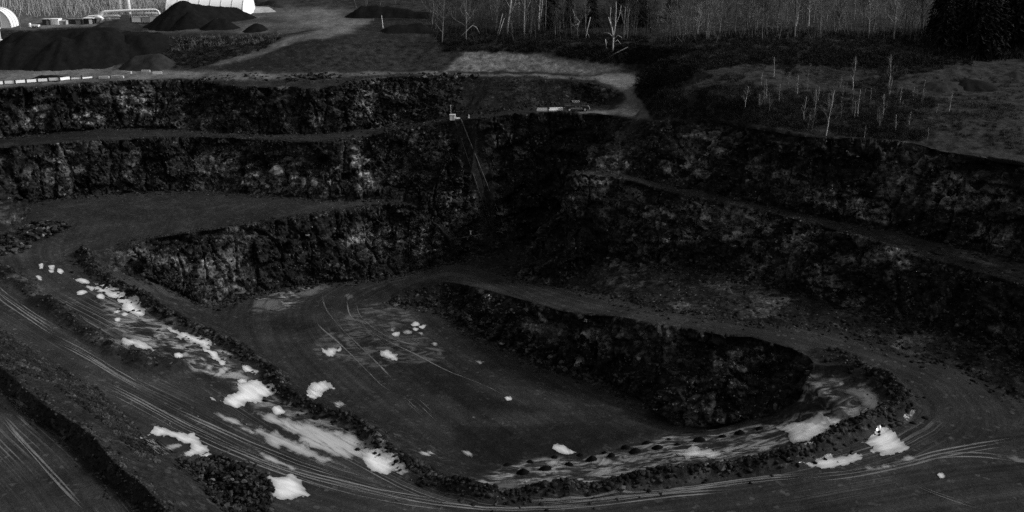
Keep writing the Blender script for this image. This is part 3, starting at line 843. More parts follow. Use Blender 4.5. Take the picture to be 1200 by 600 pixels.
def z4(pts, ox, oy, k=4.0): return [(ox + a / k, oy + b / k) for a, b in pts]
PUD = [
 (M_PUDDLE_SKY, z4([(400,150),(450,148),(530,170),(580,170),(640,190),(660,215),(655,235),(695,250),(665,280),(620,272),(580,255),(575,220),(545,200),(500,185),(430,165)], 0, 300)),
 (M_PUDDLE_SKY, z4([(440,125),(500,135),(560,158),(500,150)], 0, 300)),
 (M_PUDDLE_SKY, z4([(345,108),(400,112),(420,128),(380,125)], 0, 300)),
 (M_PUDDLE_SKY, z4([(360,172),(410,165),(405,180),(365,181)], 0, 300)),
 (M_PUDDLE_SKY, z4([(455,184),(490,188),(485,201),(455,196)], 0, 300)),
 (M_PUDDLE_SKY, z4([(185,42),(205,40),(200,60),(188,58)], 0, 300)), (M_PUDDLE_SKY, z4([(232,46),(262,44),(252,60),(235,60)], 0, 300)),
 (M_PUDDLE_SKY, z4([(165,92),(190,98),(195,115),(180,108)], 0, 300)), (M_PUDDLE_SKY, z4([(272,60),(294,73),(286,82),(272,72)], 0, 300)),
 (M_PUDDLE_SKY, z4([(535,256),(565,258),(562,266),(540,266)], 0, 300)), (M_PUDDLE_SKY, z4([(575,268),(602,270),(598,280),(575,278)], 0, 300)), (M_PUDDLE_SKY, z4([(540,292),(566,294),(560,304),(542,302)], 0, 300)), (M_PUDDLE_SKY, z4([(232,68),(250,68),(248,78),(234,76)], 0, 300)),
 (M_PUDDLE_SKY, z4([(565,390),(610,392),(660,400),(735,442),(720,447),(660,435),(620,420)], 0, 300)),
 (M_FILM_GREY, z4([(505,385),(560,390),(610,420),(710,455),(690,463),(600,440),(540,415)], 0, 300)),
 (M_PUDDLE_SKY, z4([(780,335),(810,338),(840,355),(930,375),(985,395),(1010,425),(970,437),(940,425),(900,405),(850,400),(820,385),(835,370),(800,355)], 0, 300)),
 (M_PUDDLE_SKY, z4([(940,432),(1000,452),(1050,480),(1060,510),(1030,515),(1000,480),(960,457)], 0, 300)),
 (M_PUDDLE_SKY, z4([(815,457),(860,462),(850,478),(825,475)], 0, 300)),
 (M_FILM_DIM, z4([(870,458),(950,480),(1000,510),(985,540),(955,535),(960,510),(920,485)], 0, 300)),
 (M_FILM_DIM, z4([(1000,440),(1060,445),(1140,475),(1120,485),(1060,462)], 0, 300)),
 (M_PUDDLE_SKY, z4([(1120,500),(1150,515),(1210,540),(1200,553),(1140,535)], 0, 300)), (M_FILM_DIM, z4([(1040,520),(1080,530),(1030,565),(990,580),(1010,550)], 0, 300)),
 (M_PUDDLE_SKY, [(247,466),(262,470),(268,462),(280,458),(281,448),(300,446),(318,450),(330,456),(328,463),(310,466),(305,472),(292,470),(285,476),(270,476)]),
 (M_PUDDLE_SKY, [(278,446),(288,445),(290,449),(280,450)]), (M_PUDDLE_SKY, [(318,479),(328,477),(334,482),(326,486)]),
 (M_PUDDLE_SKY, [(157,515),(175,510),(183,498),(200,506),(225,508),(240,520),(248,530),(235,535),(228,532),(210,533),(222,525),(222,520),(205,514),(185,512),(168,515)]),
 (M_POND, [(160,516),(170,513),(190,512.5),(208,515),(222,520),(220,526),(205,532),(185,531),(168,525)]),
 (M_FILM_DIM, [(190,527),(197,521),(216,521),(205,529)]),
 (M_PUDDLE_SKY, [(233,538),(243,531),(250,534),(243,541)]),
 (M_PUDDLE_SKY, [(306,555),(318,556),(324,560),(335,558),(348,562),(355,570),(368,580),(360,582),(345,583),(330,585),(318,580),(318,570)]),
 (M_FILM_DIM, [(300,485),(320,484),(345,493),(378,500),(400,503),(415,508),(425,518),(420,525),(440,527),(452,532),(430,540),(400,538),(370,526),(350,520),(352,512),(330,505),(312,495)]),
 (M_PUDDLE_SKY, [(420,530),(440,527),(465,535),(479,553),(470,558),(450,555),(430,545)]),
 (M_FILM_DIM, [(290,500),(310,503),(350,520),(395,545),(380,545),(345,532),(310,516)]), (M_FILM_DIM, [(296,523),(320,535),(350,550),(340,552),(310,540)]), (M_FILM_DIM, [(245,480),(262,486),(300,506),(296,510),(262,494)]),
 (M_PUDDLE_SKY, [(378,408),(388,409),(400,406),(398,412),(387,417),(379,413)]), (M_PUDDLE_SKY, [(444,407),(452,412),(465,415),(466,420),(458,422),(448,418)]),
 (M_PUDDLE_SKY, [(363,452),(372,450),(380,447),(392,456),(380,458),(376,464),(362,465)]), (M_FILM_DIM, [(390,472),(398,471),(406,476),(396,477)]),
 (M_FILM_GREY, [(403,347),(412,345),(414,350),(407,352)]), (M_FILM_GREY, [(345,343),(375,335),(384,337),(372,344),(352,347)]), (M_FILM_GREY, [(298,352),(325,351),(337,361),(320,364),(296,362)]), (M_FILM_GREY, [(455,356),(465,355),(474,359),(462,359)]),
 (M_PUDDLE_SKY, [(650,521),(660,523),(677,531),(660,532),(648,527)]), (M_PUDDLE_SKY, [(590,466),(597,465),(600,468),(594,469)]), (M_FILM_DIM, [(553,489),(558,488),(558,490),(554,490)]),
 (M_PUDDLE_SKY, [(482,380),(490,378),(491,381),(484,382)]), (M_PUDDLE_SKY, [(492,382),(499,381),(497,384),(492,384)]), (M_PUDDLE_SKY, [(483,385),(490,384),(489,387),(484,387)]), (M_FILM_DIM, [(472,389),(484,387),(481,391),(474,391)]), (M_FILM_DIM, [(490,391),(497,390),(496,393)]), (M_FILM_DIM, [(455,386),(463,384),(462,388)]), (M_PUDDLE_SKY, [(460,392),(468,390),(466,394)]), (M_FILM_DIM, [(506,403),(513,402),(511,405)]), (M_FILM_DIM, [(556,424),(566,424),(563,427)]),
 (M_PUDDLE_SKY, z4([(40,200),(110,185),(200,165),(265,150),(390,148),(400,155),(330,180),(345,195),(290,215),(215,260),(210,280),(150,275),(100,250),(95,230),(50,215)], 900, 450)),
 (M_PUDDLE_SKY, z4([(410,275),(500,235),(515,195),(540,205),(600,245),(660,295),(600,320),(560,330),(480,310),(500,290)], 900, 450)),
 (M_PUDDLE_SKY, z4([(150,370),(240,345),(290,325),(310,350),(400,330),(440,340),(430,360),(320,385),(300,400),(220,390)], 900, 450)),
 (M_FILM_DIM, z4([(450,385),(560,380),(640,340),(740,360),(660,375),(560,400),(460,405)], 900, 450)),
 (M_FILM_GREY, z4([(400,20),(470,30),(520,60),(520,125),(470,125),(440,100),(380,55),(330,30)], 900, 450)),
 (M_FILM_GREY, z4([(620,185),(670,110),(690,130),(660,180),(600,195),(520,205),(530,190)], 900, 450)),
 (M_FILM_GREY, z4([(1090,330),(1160,335),(1230,350),(1230,378),(1130,360)], 900, 450)), (M_PUDDLE_SKY, z4([(795,425),(815,422),(828,438),(808,442)], 900, 450)),
 (M_PUDDLE_SKY, z4([(760,325),(840,300),(850,275),(870,300),(930,310),(990,330),(940,355),(880,345),(800,340)], 600, 450)),
 (M_FILM_DIM, z4([(975,312),(1030,298),(1052,305),(1000,322)], 600, 450)),
 (M_FILM_DIM, z4([(370,368),(430,345),(480,360),(470,378),(400,388)], 600, 450)), (M_FILM_DIM, z4([(150,372),(200,360),(240,380),(190,392)], 600, 450)),
 (M_FILM_DIM, z4([(10,474),(60,450),(125,443),(70,472)], 600, 450)), (M_FILM_DIM, z4([(270,455),(330,445),(350,450),(300,462)], 600, 450)), (M_FILM_DIM, z4([(500,360),(560,345),(580,352),(530,368)], 600, 450)),
 (M_FILM_GREY, [(570,572),(600,562),(620,565),(600,575)]), (M_FILM_DIM, [(540,528),(556,530),(552,536)]), (M_FILM_DIM, [(490,530),(505,528),(510,533),(495,534)]),
]
for i, (m, p) in enumerate(PUD):
    drape('puddle', p, m, 100 + i, 2.2 if len(p) > 5 else 1.0, 0.06 if m is M_PUDDLE_SKY else (0.045 if m is M_POND else 0.05))

def strip(px, w, mat, seed, lift=0.035, name='wheel_track'):
    P = [hit(*p) for p in px]
    P = [p for p in P if p]
    pts = spline([np.array(p) for p in P], 0.6)
    r = random.Random(seed)
    vs, fs = [], []
    for i, p in enumerate(pts):
        d = pts[min(i + 1, len(pts) - 1)] - pts[max(i - 1, 0)]
        d = d / (np.linalg.norm(d) + 1e-9)
        nx, ny = -d[1], d[0]
        k = min(1, i / 6, (len(pts) - 1 - i) / 6) * (0.75 + 0.45 * math.sin(i * .13 + seed) + r.uniform(-.15, .15))
        for q in (-1, 1):
            x, y = p[0] + nx * q * w * k / 2, p[1] + ny * q * w * k / 2
            vs.append((x, y, gz(x, y) + lift))
        if i: fs.append((2 * i - 2, 2 * i - 1, 2 * i + 1, 2 * i))
    me = bpy.data.meshes.new(name); me.from_pydata(vs, [], fs); me.update(); me.materials.append(mat)
    nn = len(pts); ev = np.repeat([min(1.0, i / 8, (nn - 1 - i) / 8) * 0.75 - 0.2 for i in range(nn)], 2)
    a = me.attributes.new('edge', 'FLOAT', 'POINT'); a.data.foreach_set('value', ev.astype(np.float32))
    a = me.attributes.new('core', 'FLOAT', 'POINT'); a.data.foreach_set('value', np.clip(ev + .3, 0, 1).astype(np.float32))
    a = me.attributes.new('roadco', 'FLOAT_VECTOR', 'POINT'); a.data.foreach_set('vector', np.array([(seed * 3.1, k * .3, 0) for k in range(len(vs))], np.float32).ravel())
    o = link(name, me); o['kind'] = 'structure'
for i, (px, w) in enumerate([
    ([(370,375),(378,385),(400,405),(425,430),(445,450),(460,460)], .3), ([(378,345),(382,362),(400,385),(430,415),(455,440),(462,447)], .3),
    ([(405,350),(412,372),(440,392),(480,412),(520,432),(565,451),(598,467)], .3), ([(416,352),(424,372),(450,392),(475,402),(505,407)], .3),
    ([(468,462),(482,475),(499,491)], .35), ([(479,463),(495,475),(515,494)], .35), ([(460,397),(470,400),(480,405)], .5), ([(468,390),(485,398),(503,406)], .45),
    ([(120,450),(160,470),(210,497),(260,520),(330,548),(400,568),(470,583),(540,592)], .9), ([(200,478),(250,500),(300,522),(360,545),(420,563)], .5),
    ([(300,500),(340,520),(380,540),(430,556)], .4), ([(600,592),(700,584),(800,573),(880,563),(960,556)], .6), ([(560,598),(680,594),(780,582),(860,575)], .5), ([(930,562),(990,556),(1050,545),(1120,528),(1190,516)], .6), ([(1060,560),(1090,575),(1130,590),(1160,598)], .4),
    ([(1045,545),(1100,535),(1150,533),(1200,540)], .5), ([(640,590),(760,578),(880,570)], .35), ([(1020,442),(1040,452),(1056,466),(1062,470)], .7), ([(0,488),(30,522),(60,555),(100,598)], .9), ([(10,470),(25,480),(38,488)], 1.0), ([(60,395),(100,415),(140,440),(175,460)], 1.2), ([(0,330),(0,344),(30,366),(70,392)], .8),
    ([(1035,440),(1060,455),(1072,466)], .3), ([(400,565),(500,588),(600,597),(720,592)], .45), ([(645,488),(650,493),(656,498)], .4)]):
    nn = max(1, int(round(w / .22)))
    for j in range(nn):
        o_ = (j - (nn - 1) / 2) * random.uniform(1.8, 5.0)
        strip([(u + random.uniform(-1, 1), v + o_ + random.uniform(-.5, .5)) for u, v in px], .24, M_TRACK, i * 7 + j)

# ------------------------------------------------------------------ rocks
def rock_mesh(seed, squash=0.75):
    r = random.Random(seed)
    bm = bmesh.new()
    for k in range(13):
        d = Vector((r.gauss(0, 1), r.gauss(0, 1), r.gauss(0, 1))).normalized() * r.uniform(0.75, 1.1)
        bm.verts.new((d.x, d.y * r.uniform(0.75, 1), d.z * squash))
    g = bmesh.ops.convex_hull(bm, input=bm.verts)
    bmesh.ops.delete(bm, geom=[v for v in bm.verts if not v.link_faces], context='VERTS')
    me = bpy.data.meshes.new('boulder'); bm.to_mesh(me); bm.free()
    me.materials.append(M_ROCK)
    return me
ROCKV = [rock_mesh(i) for i in range(10)]
ROCKP = []
for me in ROCKV[:5]:
    m2 = me.copy(); m2.materials.clear(); m2.materials.append(M_ROCK_PALE); ROCKP.append(m2)

def boulder(p, size, label, group, pale=False):
    me = random.choice(ROCKP if pale else ROCKV)
    o = link('boulder', me, None, (p[0], p[1], p[2] + size * 0.18), 0, (size * random.uniform(.8, 1.2), size * random.uniform(.8, 1.2), size * random.uniform(.7, 1.1)))
    o.rotation_euler = (random.uniform(-.4, .4), random.uniform(-.4, .4), random.uniform(0, 6.3))
    tag(o, label, 'boulder', group)

RV = []
for me in ROCKV:
    co = np.zeros(len(me.vertices) * 3); me.vertices.foreach_get('co', co)
    RV.append((co.reshape(-1, 3), [tuple(p.vertices) for p in me.polygons]))
def rubble(name, pts, sizes, mat=None, tilt=0.6, flat=1.0):
    """many small stones joined into one heap"""
    pts = np.asarray(pts, float); sizes = np.asarray(sizes, float)
    VS, FS, off = [], [], 0
    pick = rng.integers(0, len(RV), len(pts))
    for k, (co, fc) in enumerate(RV):
        sel = np.where(pick == k)[0]
        if not len(sel): continue
        a = rng.uniform(0, 6.28, len(sel)); b = rng.uniform(-tilt, tilt, len(sel))
        ca, sa, cb, sb = np.cos(a), np.sin(a), np.cos(b), np.sin(b)
        Rm = np.stack([np.stack([ca, -sa * cb, sa * sb], 1), np.stack([sa, ca * cb, -ca * sb], 1), np.stack([np.zeros_like(sa), sb, cb], 1)], 1)
        sc = sizes[sel][:, None] * rng.uniform(0.75, 1.25, (len(sel), 3)) * np.array([1 / flat ** .5, 1, flat])
        loc = co[None] * sc[:, None, :]
        W = np.einsum('nij,nkj->nki', Rm, loc) + pts[sel][:, None, :]
        F = np.array(fc)
        FS.append((F[None] + off + (np.arange(len(sel)) * len(co))[:, None, None]).reshape(-1, 3))
        VS.append(W.reshape(-1, 3)); off += W.shape[0] * W.shape[1]
    o = link(name, np_mesh(name, np.concatenate(VS), np.concatenate(FS), mat or M_ROCK))
    o['kind'] = 'stuff'
    return o

def along(nm_or_px, n, spread, lo=0.0, hi=1.0, bias=0.0):
    """random ground points scattered about a line"""
    P = SPL[nm_or_px] if isinstance(nm_or_px, str) else np.array(spline([np.array(hit(*q)) for q in nm_or_px], 2.0))
    L = np.concatenate([[0], np.cumsum(np.linalg.norm(np.diff(P[:, :2], axis=0), axis=1))])
    out = []
    for _ in range(n):
        s = random.uniform(lo, hi) * L[-1]
        k = min(len(P) - 2, max(0, np.searchsorted(L, s) - 1))
        f = (s - L[k]) / max(1e-6, L[k + 1] - L[k])
        p = P[k] * (1 - f) + P[k + 1] * f
        d = (P[k + 1] - P[k])[:2]; d = d / (np.linalg.norm(d) + 1e-9)
        q = random.gauss(bias, spread)
        x, y = p[0] - d[1] * q, p[1] + d[0] * q
        out.append((x, y, gz(x, y)))
    return out
def sizes(n, a, b, k=2.2): return [a + (b - a) * random.random() ** k for _ in range(n)]
def px_pts(poly, n):
    poly = np.array(poly, float); lo = poly.min(0); hi = poly.max(0); out = []
    while len(out) < n:
        u = rng.uniform(lo[0], hi[0], n); v = rng.uniform(lo[1], hi[1], n)
        for a, b in zip(u[in_poly(u, v, poly)], v[in_poly(u, v, poly)]):
            q = hit(a, b)
            if q: out.append((q.x, q.y, q.z))
            if len(out) >= n: break
    return out

# blocks standing proud of the broken faces
tri = np.where(rocktri & (V[T].mean(1)[:, 1] > 90) & (np.abs(U_[T[:, 0]] - 600) < 660))[0]
Pt = V[T[tri]]; nt = np.cross(Pt[:, 1] - Pt[:, 0], Pt[:, 2] - Pt[:, 0]); ar = np.linalg.norm(nt, axis=1) + 1e-12
nt /= ar[:, None]
cl = 0.35 + np.clip(fbm(Pt.mean(1) / 4.0, 3, 501), -.3, 1) * 1.4
w_ = ar * np.clip(cl, 0.05, 2) * (1 - chute[T[tri, 0]]); w_ /= w_.sum()
pick_ = rng.choice(len(tri), 6500, p=w_)
bs = 0.12 + 0.62 * rng.random(len(pick_)) ** 3.5
bp = Pt[pick_].mean(1) - nt[pick_] * (bs * 0.25)[:, None]
isp = rng.random(len(pick_)) < np.where(prock[T[tri[pick_], 0]] > .35, .75, np.where(U_[T[tri[pick_], 0]] > 640, .08, .04))
rubble('rock_blocks', bp[~isp], bs[~isp], None, .2, .65)
rubble('pale_rock_blocks', bp[isp], bs[isp] * .85, M_BLOCK_PALE, .2, .65)
# talus at the foot of the faces and rocks in the berms
pts = []; sz = []
for nm, n, sp, lo, hi, b, a_, b_ in [('tU', 1500, 1.2, 0.12, 1, 0, .10, .5), ('tM', 1300, 1.2, .15, 1, 0, .10, .55), ('tT', 2600, 1.6, 0.03, .42, 0, .10, .55), ('tT', 1500, 1.3, .42, .95, 0, .08, .45),
                                     ('mt', 1600, 1.4, 0, .95, 0, .10, .6), ('bi', 700, 0.9, 0, .9, 0, .08, .4), ('cM', 900, .8, .15, .5, 0, .08, .35), ('cT', 1100, .8, .05, .9, 0, .08, .35), ('bo', 500, .8, 0, .9, 0, .08, .35)]:
    p = along(nm, n, sp, lo, hi, b); pts += p; sz += sizes(len(p), a_, b_)
rubble('talus_rubble', pts, sz)
p = along('tB', 1500, 1.1, 0, .72) + px_pts([(462,346),(520,331),(600,352),(640,420),(700,448),(640,440),(560,396),(520,362),(475,358)], 900)
rubble('talus_rubble', p, sizes(len(p), .10, .55))
p = along('bA', 5600, 0.85, 0, 1) + along('bA', 1100, 1.9, 0, 1)
rubble('berm_rubble', p, sizes(len(p), .07, .58, 3.2))
p = along('bC', 1500, 0.9, .1, 1) + along('tC', 400, 0.8, .1, 1) + along('rd', 900, 1.1, .1, 1) + px_pts([(0,383),(60,424),(115,455),(160,500),(190,545),(160,535),(120,495),(60,450),(0,425)], 2600)
rubble('berm_rubble', p, sizes(len(p), .06, .34))
p = px_pts([(395,95),(470,90),(540,92),(545,132),(470,146),(405,155)], 2600) + px_pts([(440,150),(530,144),(545,200),(590,265),(530,282),(500,240),(430,200)], 1800) + px_pts([(430,240),(480,235),(520,280),(500,315),(440,300)], 900)
rubble('rubble_slope', p, sizes(len(p), .12, .65, 3))
p = px_pts([(600,140),(720,150),(1000,180),(1200,210),(1200,440),(1000,385),(760,350),(620,300)], 3200)
rubble('rubble_slope', p, sizes(len(p), .10, .5, 3))
p = px_pts([(210,88),(400,84),(560,86),(700,92),(700,98),(540,96),(400,97),(230,94)], 700)
rubble('rubble_strip', p, sizes(len(p), .10, .45, 2.5))
# pale chips that catch the light on the slopes
p = px_pts([(0,100),(400,100),(540,140),(560,300),(330,335),(240,350),(110,296),(400,240),(0,240)], 1700) + px_pts([(600,140),(1200,210),(1200,430),(760,350)], 1300) + px_pts([(480,340),(940,420),(900,490),(780,490)], 600) + along('bA', 160, 1.0) + along('rB', 60, 4, .2, 1)
rubble('pale_stone_chips', p, sizes(len(p), .05, .24, 2.5), M_ROCK_PALE)

# boulders one can pick out
def heap(poly, n, lift, s0, s1, label, group, npale=0.0, fill=0):
    P = px_pts(poly, n + fill)
    c = np.mean(np.array(P), 0); rad = max(np.linalg.norm((np.array(P) - c)[:, :2], axis=1)) + 1e-6
    out = []
    for i, q in enumerate(P):
        d = math.hypot(q[0] - c[0], q[1] - c[1]) / rad
        z = q[2] + lift * max(0, 1 - d ** 1.6) * (1 if i < n else random.uniform(.2, .9))
        out.append((q[0], q[1], z))
    for q in out[:n]: boulder(q, random.uniform(s0, s1), label, group, random.random() < npale)
    if fill: rubble('heap_rubble', out[n:], sizes(fill, s0 * .4, s1 * .9, 1.2))
heap([(38,262),(60,258),(78,262),(82,270),(60,278),(40,284),(30,296),(0,300),(0,276),(20,270)], 62, 0.9, .35, .85, 'angular boulder in the heap at the foot of the left outcrop', 'boulders heaped beside the left outcrop', .3, 160)
heap([(206,538),(225,538),(262,534),(292,548),(318,565),(322,590),(318,612),(275,612),(250,590),(232,565),(212,550)], 96, 1.5, .26, .52, 'dark broken boulder in the big heap at the bottom edge, beside the pale puddle', 'boulders in the heap at the bottom edge', .04, 700)
heap([(518,362),(545,368),(590,382),(640,405),(690,430),(735,455),(700,450),(640,432),(585,404),(540,383)], 62, .3, .35, .8, 'boulder lying at the foot of the middle rock rib by the pit floor', 'boulders along the foot of the rib', .25, 300)
heap([(222,89),(300,88),(310,95),(270,97),(230,93)], 18, 0, .3, .7, 'small boulder lined up on the plateau edge left of the rear track', 'boulders on the left plateau edge', .4)
heap([(332,88),(400,85),(400,91),(340,96)], 26, .3, .35, .9, 'dark boulder in the row along the front of the rear track', 'boulders along the rear track', .15, 60)
heap([(490,86),(530,86),(560,90),(540,96),(500,93)], 20, .2, .35, .8, 'boulder scattered above the rubble corner below the pale cut bank', 'boulders above the rubble corner', .4, 60)
for (u, v, sz_, lb) in [(325,203,2.0,'large pale boulder face jutting from the second left wall'), (340,186,1.6,'pale block high on the second left wall above the large pale one'), (428,210,1.5,'pale block sticking out at the right end of the second left wall'),
                        (283,222,.7,'round boulder alone at the wall foot on the upper floor'), (729,574,.6,'pale lone boulder on the outer berm beside the bottom road'), (845,549,.6,'pale upright boulder on the outer berm near the small mounds'), (672,427,.9,'large pale boulder at the rib foot next to the pit floor')]:
    q = hit(u, v); boulder(q, sz_, lb, None, True) if q else None
for o in [o for o in col.objects if o.name.startswith('boulder') and o.get('group') is None and 'group' in o.keys()]: del o['group']
print('rocks', round(time.time() - T0, 1), 's')

# ------------------------------------------------------------------ small cuttings mounds on the apron
def mound_mesh(seed, mat, n=14, rings=6):
    r = random.Random(seed); mb = MB(); vs = [(0, 0, 1)]; fs = []
    ph = [r.uniform(0.8, 1.2) for _ in range(n)]
    for k in range(1, rings + 1):
        f = k / rings
        for j in range(n):
            a = 2 * math.pi * j / n
            rr = f * (1 + (ph[j] - 1) * f) * r.uniform(.95, 1.05)
            vs.append((rr * math.cos(a), rr * math.sin(a), (1 - f) ** 0.85 * r.uniform(.92, 1.05) - 0.25 * (f > .99)))
    for j in range(n): fs.append((0, 1 + j, 1 + (j + 1) % n))
    for k in range(rings - 1):
        for j in range(n):
            a, b = 1 + k * n + j, 1 + k * n + (j + 1) % n
            fs.append((a, a + n, b + n, b))
    return mb.add(vs, fs).mesh('cuttings_mound', mat, True)
M_CUT = simple('dark_cuttings', 0.005, 0.95, 0.4, 3.0, 0.02)
MM = [mound_mesh(i, M_CUT) for i in range(5)]
for i, (u, v) in enumerate([(612,553),(640,548.5),(666,544),(692.6,538.6),(719,534),(745,529),(770,525),(795,520),(820,516),(846,511),(870,507),(890,502)]):
    q = hit(u + random.uniform(-3, 3), v + random.uniform(0, 2)); s_ = random.uniform(.55, 1.0)
    tag(link('cuttings_mound', random.choice(MM), None, (q.x, q.y, q.z - .02), random.uniform(0, 6), (s_ * random.uniform(.85, 1.25), s_, s_ * random.uniform(.6, .95))), 'small dark mound in the nearer row on the pale apron beside the pit floor', 'mound', 'nearer row of cuttings mounds')
for i, (u, v) in enumerate([(596,545),(623,541),(651,536),(679,532.6),(707,530),(732,523.6),(758,519),(782,514)]):
    q = hit(u + random.uniform(-3, 3), v + random.uniform(0, 2)); s_ = random.uniform(.42, .8)
    tag(link('cuttings_mound', random.choice(MM), None, (q.x, q.y, q.z - .02), random.uniform(0, 6), (s_ * random.uniform(.85, 1.25), s_, s_ * random.uniform(.55, .9))), 'small dark mound in the farther row along the pit floor edge', 'mound', 'farther row of cuttings mounds')

# ------------------------------------------------------------------ stockpiles
def peak(u, vt, vb, slope=0.7, flat=0.0):
    b = hit(u, vb); R = 6.0
    for _ in range(5):
        yc = b.y + R + flat
        top = at_y(u, vt, yc)
        R = max(1.0, (top.z - b.z) / slope)
    return (top.x, top.y, top.z)
def pile(name, label, lobes, mat, slope=0.7, step=0.7, rough=0.55, cat='stockpile'):
    """lobes: (point a, point b, flat radius) ridges joined into one heap"""
    xs = [p[0] for l in lobes for p in l[:2]]; ys = [p[1] for l in lobes for p in l[:2]]
    zt = max(p[2] for l in lobes for p in l[:2])
    gb = min(gz(p[0], p[1]) for l in lobes for p in l[:2])
    R = (zt - gb) / slope + 5
    gx = np.arange(min(xs) - R, max(xs) + R, step); gy = np.arange(min(ys) - R, max(ys) + R, step)
    X, Y = np.meshgrid(gx, gy); P2 = np.stack([X.ravel(), Y.ravel()], 1)
    Z = np.full(len(P2), -1e9)
    for k, (a, b, fl) in enumerate(lobes):
        a = np.array(a); b = np.array(b); d = b - a; l2 = max(1e-6, d[:2] @ d[:2])
        t_ = np.clip((P2 - a[:2]) @ d[:2] / l2, 0, 1)
        dist = np.linalg.norm(P2 - a[:2] - t_[:, None] * d[:2], axis=1)
        ang = np.arctan2(P2[:, 1] - a[1], P2[:, 0] - a[0])
        gul = 0.55 * fbm(np.stack([ang * 5 + k * 9, dist * .12, t_ * math.sqrt(l2) * .45], 1), 3, 241) * np.clip(dist / 3, 0, 1)
        Z = np.maximum(Z, gul + a[2] + t_ * d[2] - slope * np.sqrt(np.maximum(0, dist - fl) ** 2 + 0.08) + slope * .28)
    P3 = np.stack([P2[:, 0], P2[:, 1], Z * .3], 1)
    Z = Z + rough * fbm(P3 / 4.0, 4, 200 + len(name)) + rough * .5 * fbm(P3 / 1.2, 2, 230)
    G = np.array([gz(x, y) for x, y in P2]); ok = Z > G - 0.5
    Z = np.maximum(Z, G - 0.5)
    nx, ny = len(gx), len(gy); I = np.arange(nx * ny).reshape(ny, nx)
    Q = np.stack([I[:-1, :-1], I[:-1, 1:], I[1:, 1:], I[1:, :-1]], -1).reshape(-1, 4)
    Q = Q[ok[Q].any(1)]
    ids, inv = np.unique(Q, return_inverse=True)
    c = P3[ids].mean(0); base = Vector((c[0], c[1], G[ids].mean()))
    me = np_mesh(name, np.stack([P2[ids, 0], P2[ids, 1], Z[ids]], 1) - np.array(base), inv.reshape(-1, 4), mat, True)
    return tag(link(name, me, None, base), label, cat)
pk = lambda *a, **k: peak(*a, **k)
L1, L2, L3 = pk(22,37,79), pk(95,33.5,78), pk(124,33,77)
pile('stockpile', 'long dark stockpile with several lobes on the left yard', [(L1, L2, 1.0), (L2, L3, 1.2), (pk(36,37,82), pk(36,37,82), .3), (pk(72,41,83), pk(72,41,83), 0), (pk(104,35,81), pk(104,35,81), .3), (pk(10,50,82), pk(10,50,82), .5), (pk(128,38,79), pk(128,38,79), .3), (pk(90,66,80.5), pk(90,66,80.5), .2)], M_PILE)
m1, m2 = pk(146,38.5,64), pk(172,39.5,62)
pile('stockpile', 'flat-topped black stockpile joined to the right of the long dark one', [(m1, m2, 3)], M_PILE, rough=.2)
a1 = pk(164,65,82); a2 = pk(184,63.5,82)
pile('stockpile', 'low ribbed heap standing alone on the pale yard before the long stockpile', [(a1, a2, .6)], M_PILE2)
b1, b2, b3 = pk(214,1.5,33), pk(240,6,30), pk(278,9,24)
pile('stockpile', 'tallest dark stockpile with a ridge running right, before the white hangar', [(b1, b1, .8), (b1, b2, .3), (b2, b3, .2)], M_PILE)
c1 = pk(224,13,34); pile('stockpile', 'sharp black cone in front of the tallest stockpile', [(c1, c1, .2)], M_PILE)
c1, c2 = pk(252,22.5,35), pk(264,22.5,35); pile('stockpile', 'small flat dark heap right of the sharp black cone', [(c1, c2, .3)], M_PILE)
c1 = pk(301,27,38); pile('stockpile', 'small pointed heap at the left end of the upper track', [(c1, c1, .2)], M_PILE)
c1, c2, c3 = pk(426,6.5,21), pk(444,6.5,21), pk(505,15,22); pile('stockpile', 'dark stockpile with a long tail right, under the top forest edge', [(c1, c2, .4), (c2, c3, .2)], M_PILE)
c1, c2 = pk(462,31,39), pk(490,28,38); pile('stockpile', 'low dark mound in front of the tailed stockpile', [(c1, c2, .5)], M_PILE, slope=.5)
c1, c2 = pk(48,88.4,94), pk(66,88.3,94); pile('earth_heap', 'thin low dark heap behind the guard rail on the yard', [(c1, c2, .2)], M_PILE, slope=.5, step=.35, rough=.2, cat='heap')
c1, c2 = pk(283,3,13), pk(300,2,13); pile('gravel_heap', 'white gravel heap at the top edge right of the hangar', [(pk(290,7.5,11), pk(312,8,11), .5)], M_GRAVEL, slope=.4, rough=.15, cat='heap')
pile('stockpile', 'rough grey stockpile at the top edge beyond the white gravel', [(pk(296,1.2,8), pk(325,1,8), .5)], M_PILE2)
c1 = pk(1108,94,104); pile('earth_heap', 'grassy earth heap on the right plateau, left of the darker heap', [(c1, c1, .8)], M_PILE2, slope=.45, step=.4, cat='heap')
c1, c2 = pk(1134,93.3,105), pk(1146,93.3,105); pile('earth_heap', 'smooth dark earth heap on the right plateau', [(c1, c2, .4)], M_PILE, slope=.5, step=.4, rough=.2, cat='heap')
c1 = pk(1191,83,90); pile('earth_heap', 'small pointed heap at the right edge under the dark conifers', [(c1, c1, .3)], M_PILE2, slope=.5, step=.4, rough=.2, cat='heap')
pile('gravel_heap', 'light gravel mound in front of the white plant', [(pk(128,24.5,33), pk(138,22,33), .3)], M_PILE2, slope=.4, rough=.2, cat='heap')
print('piles', round(time.time() - T0, 1), 's')
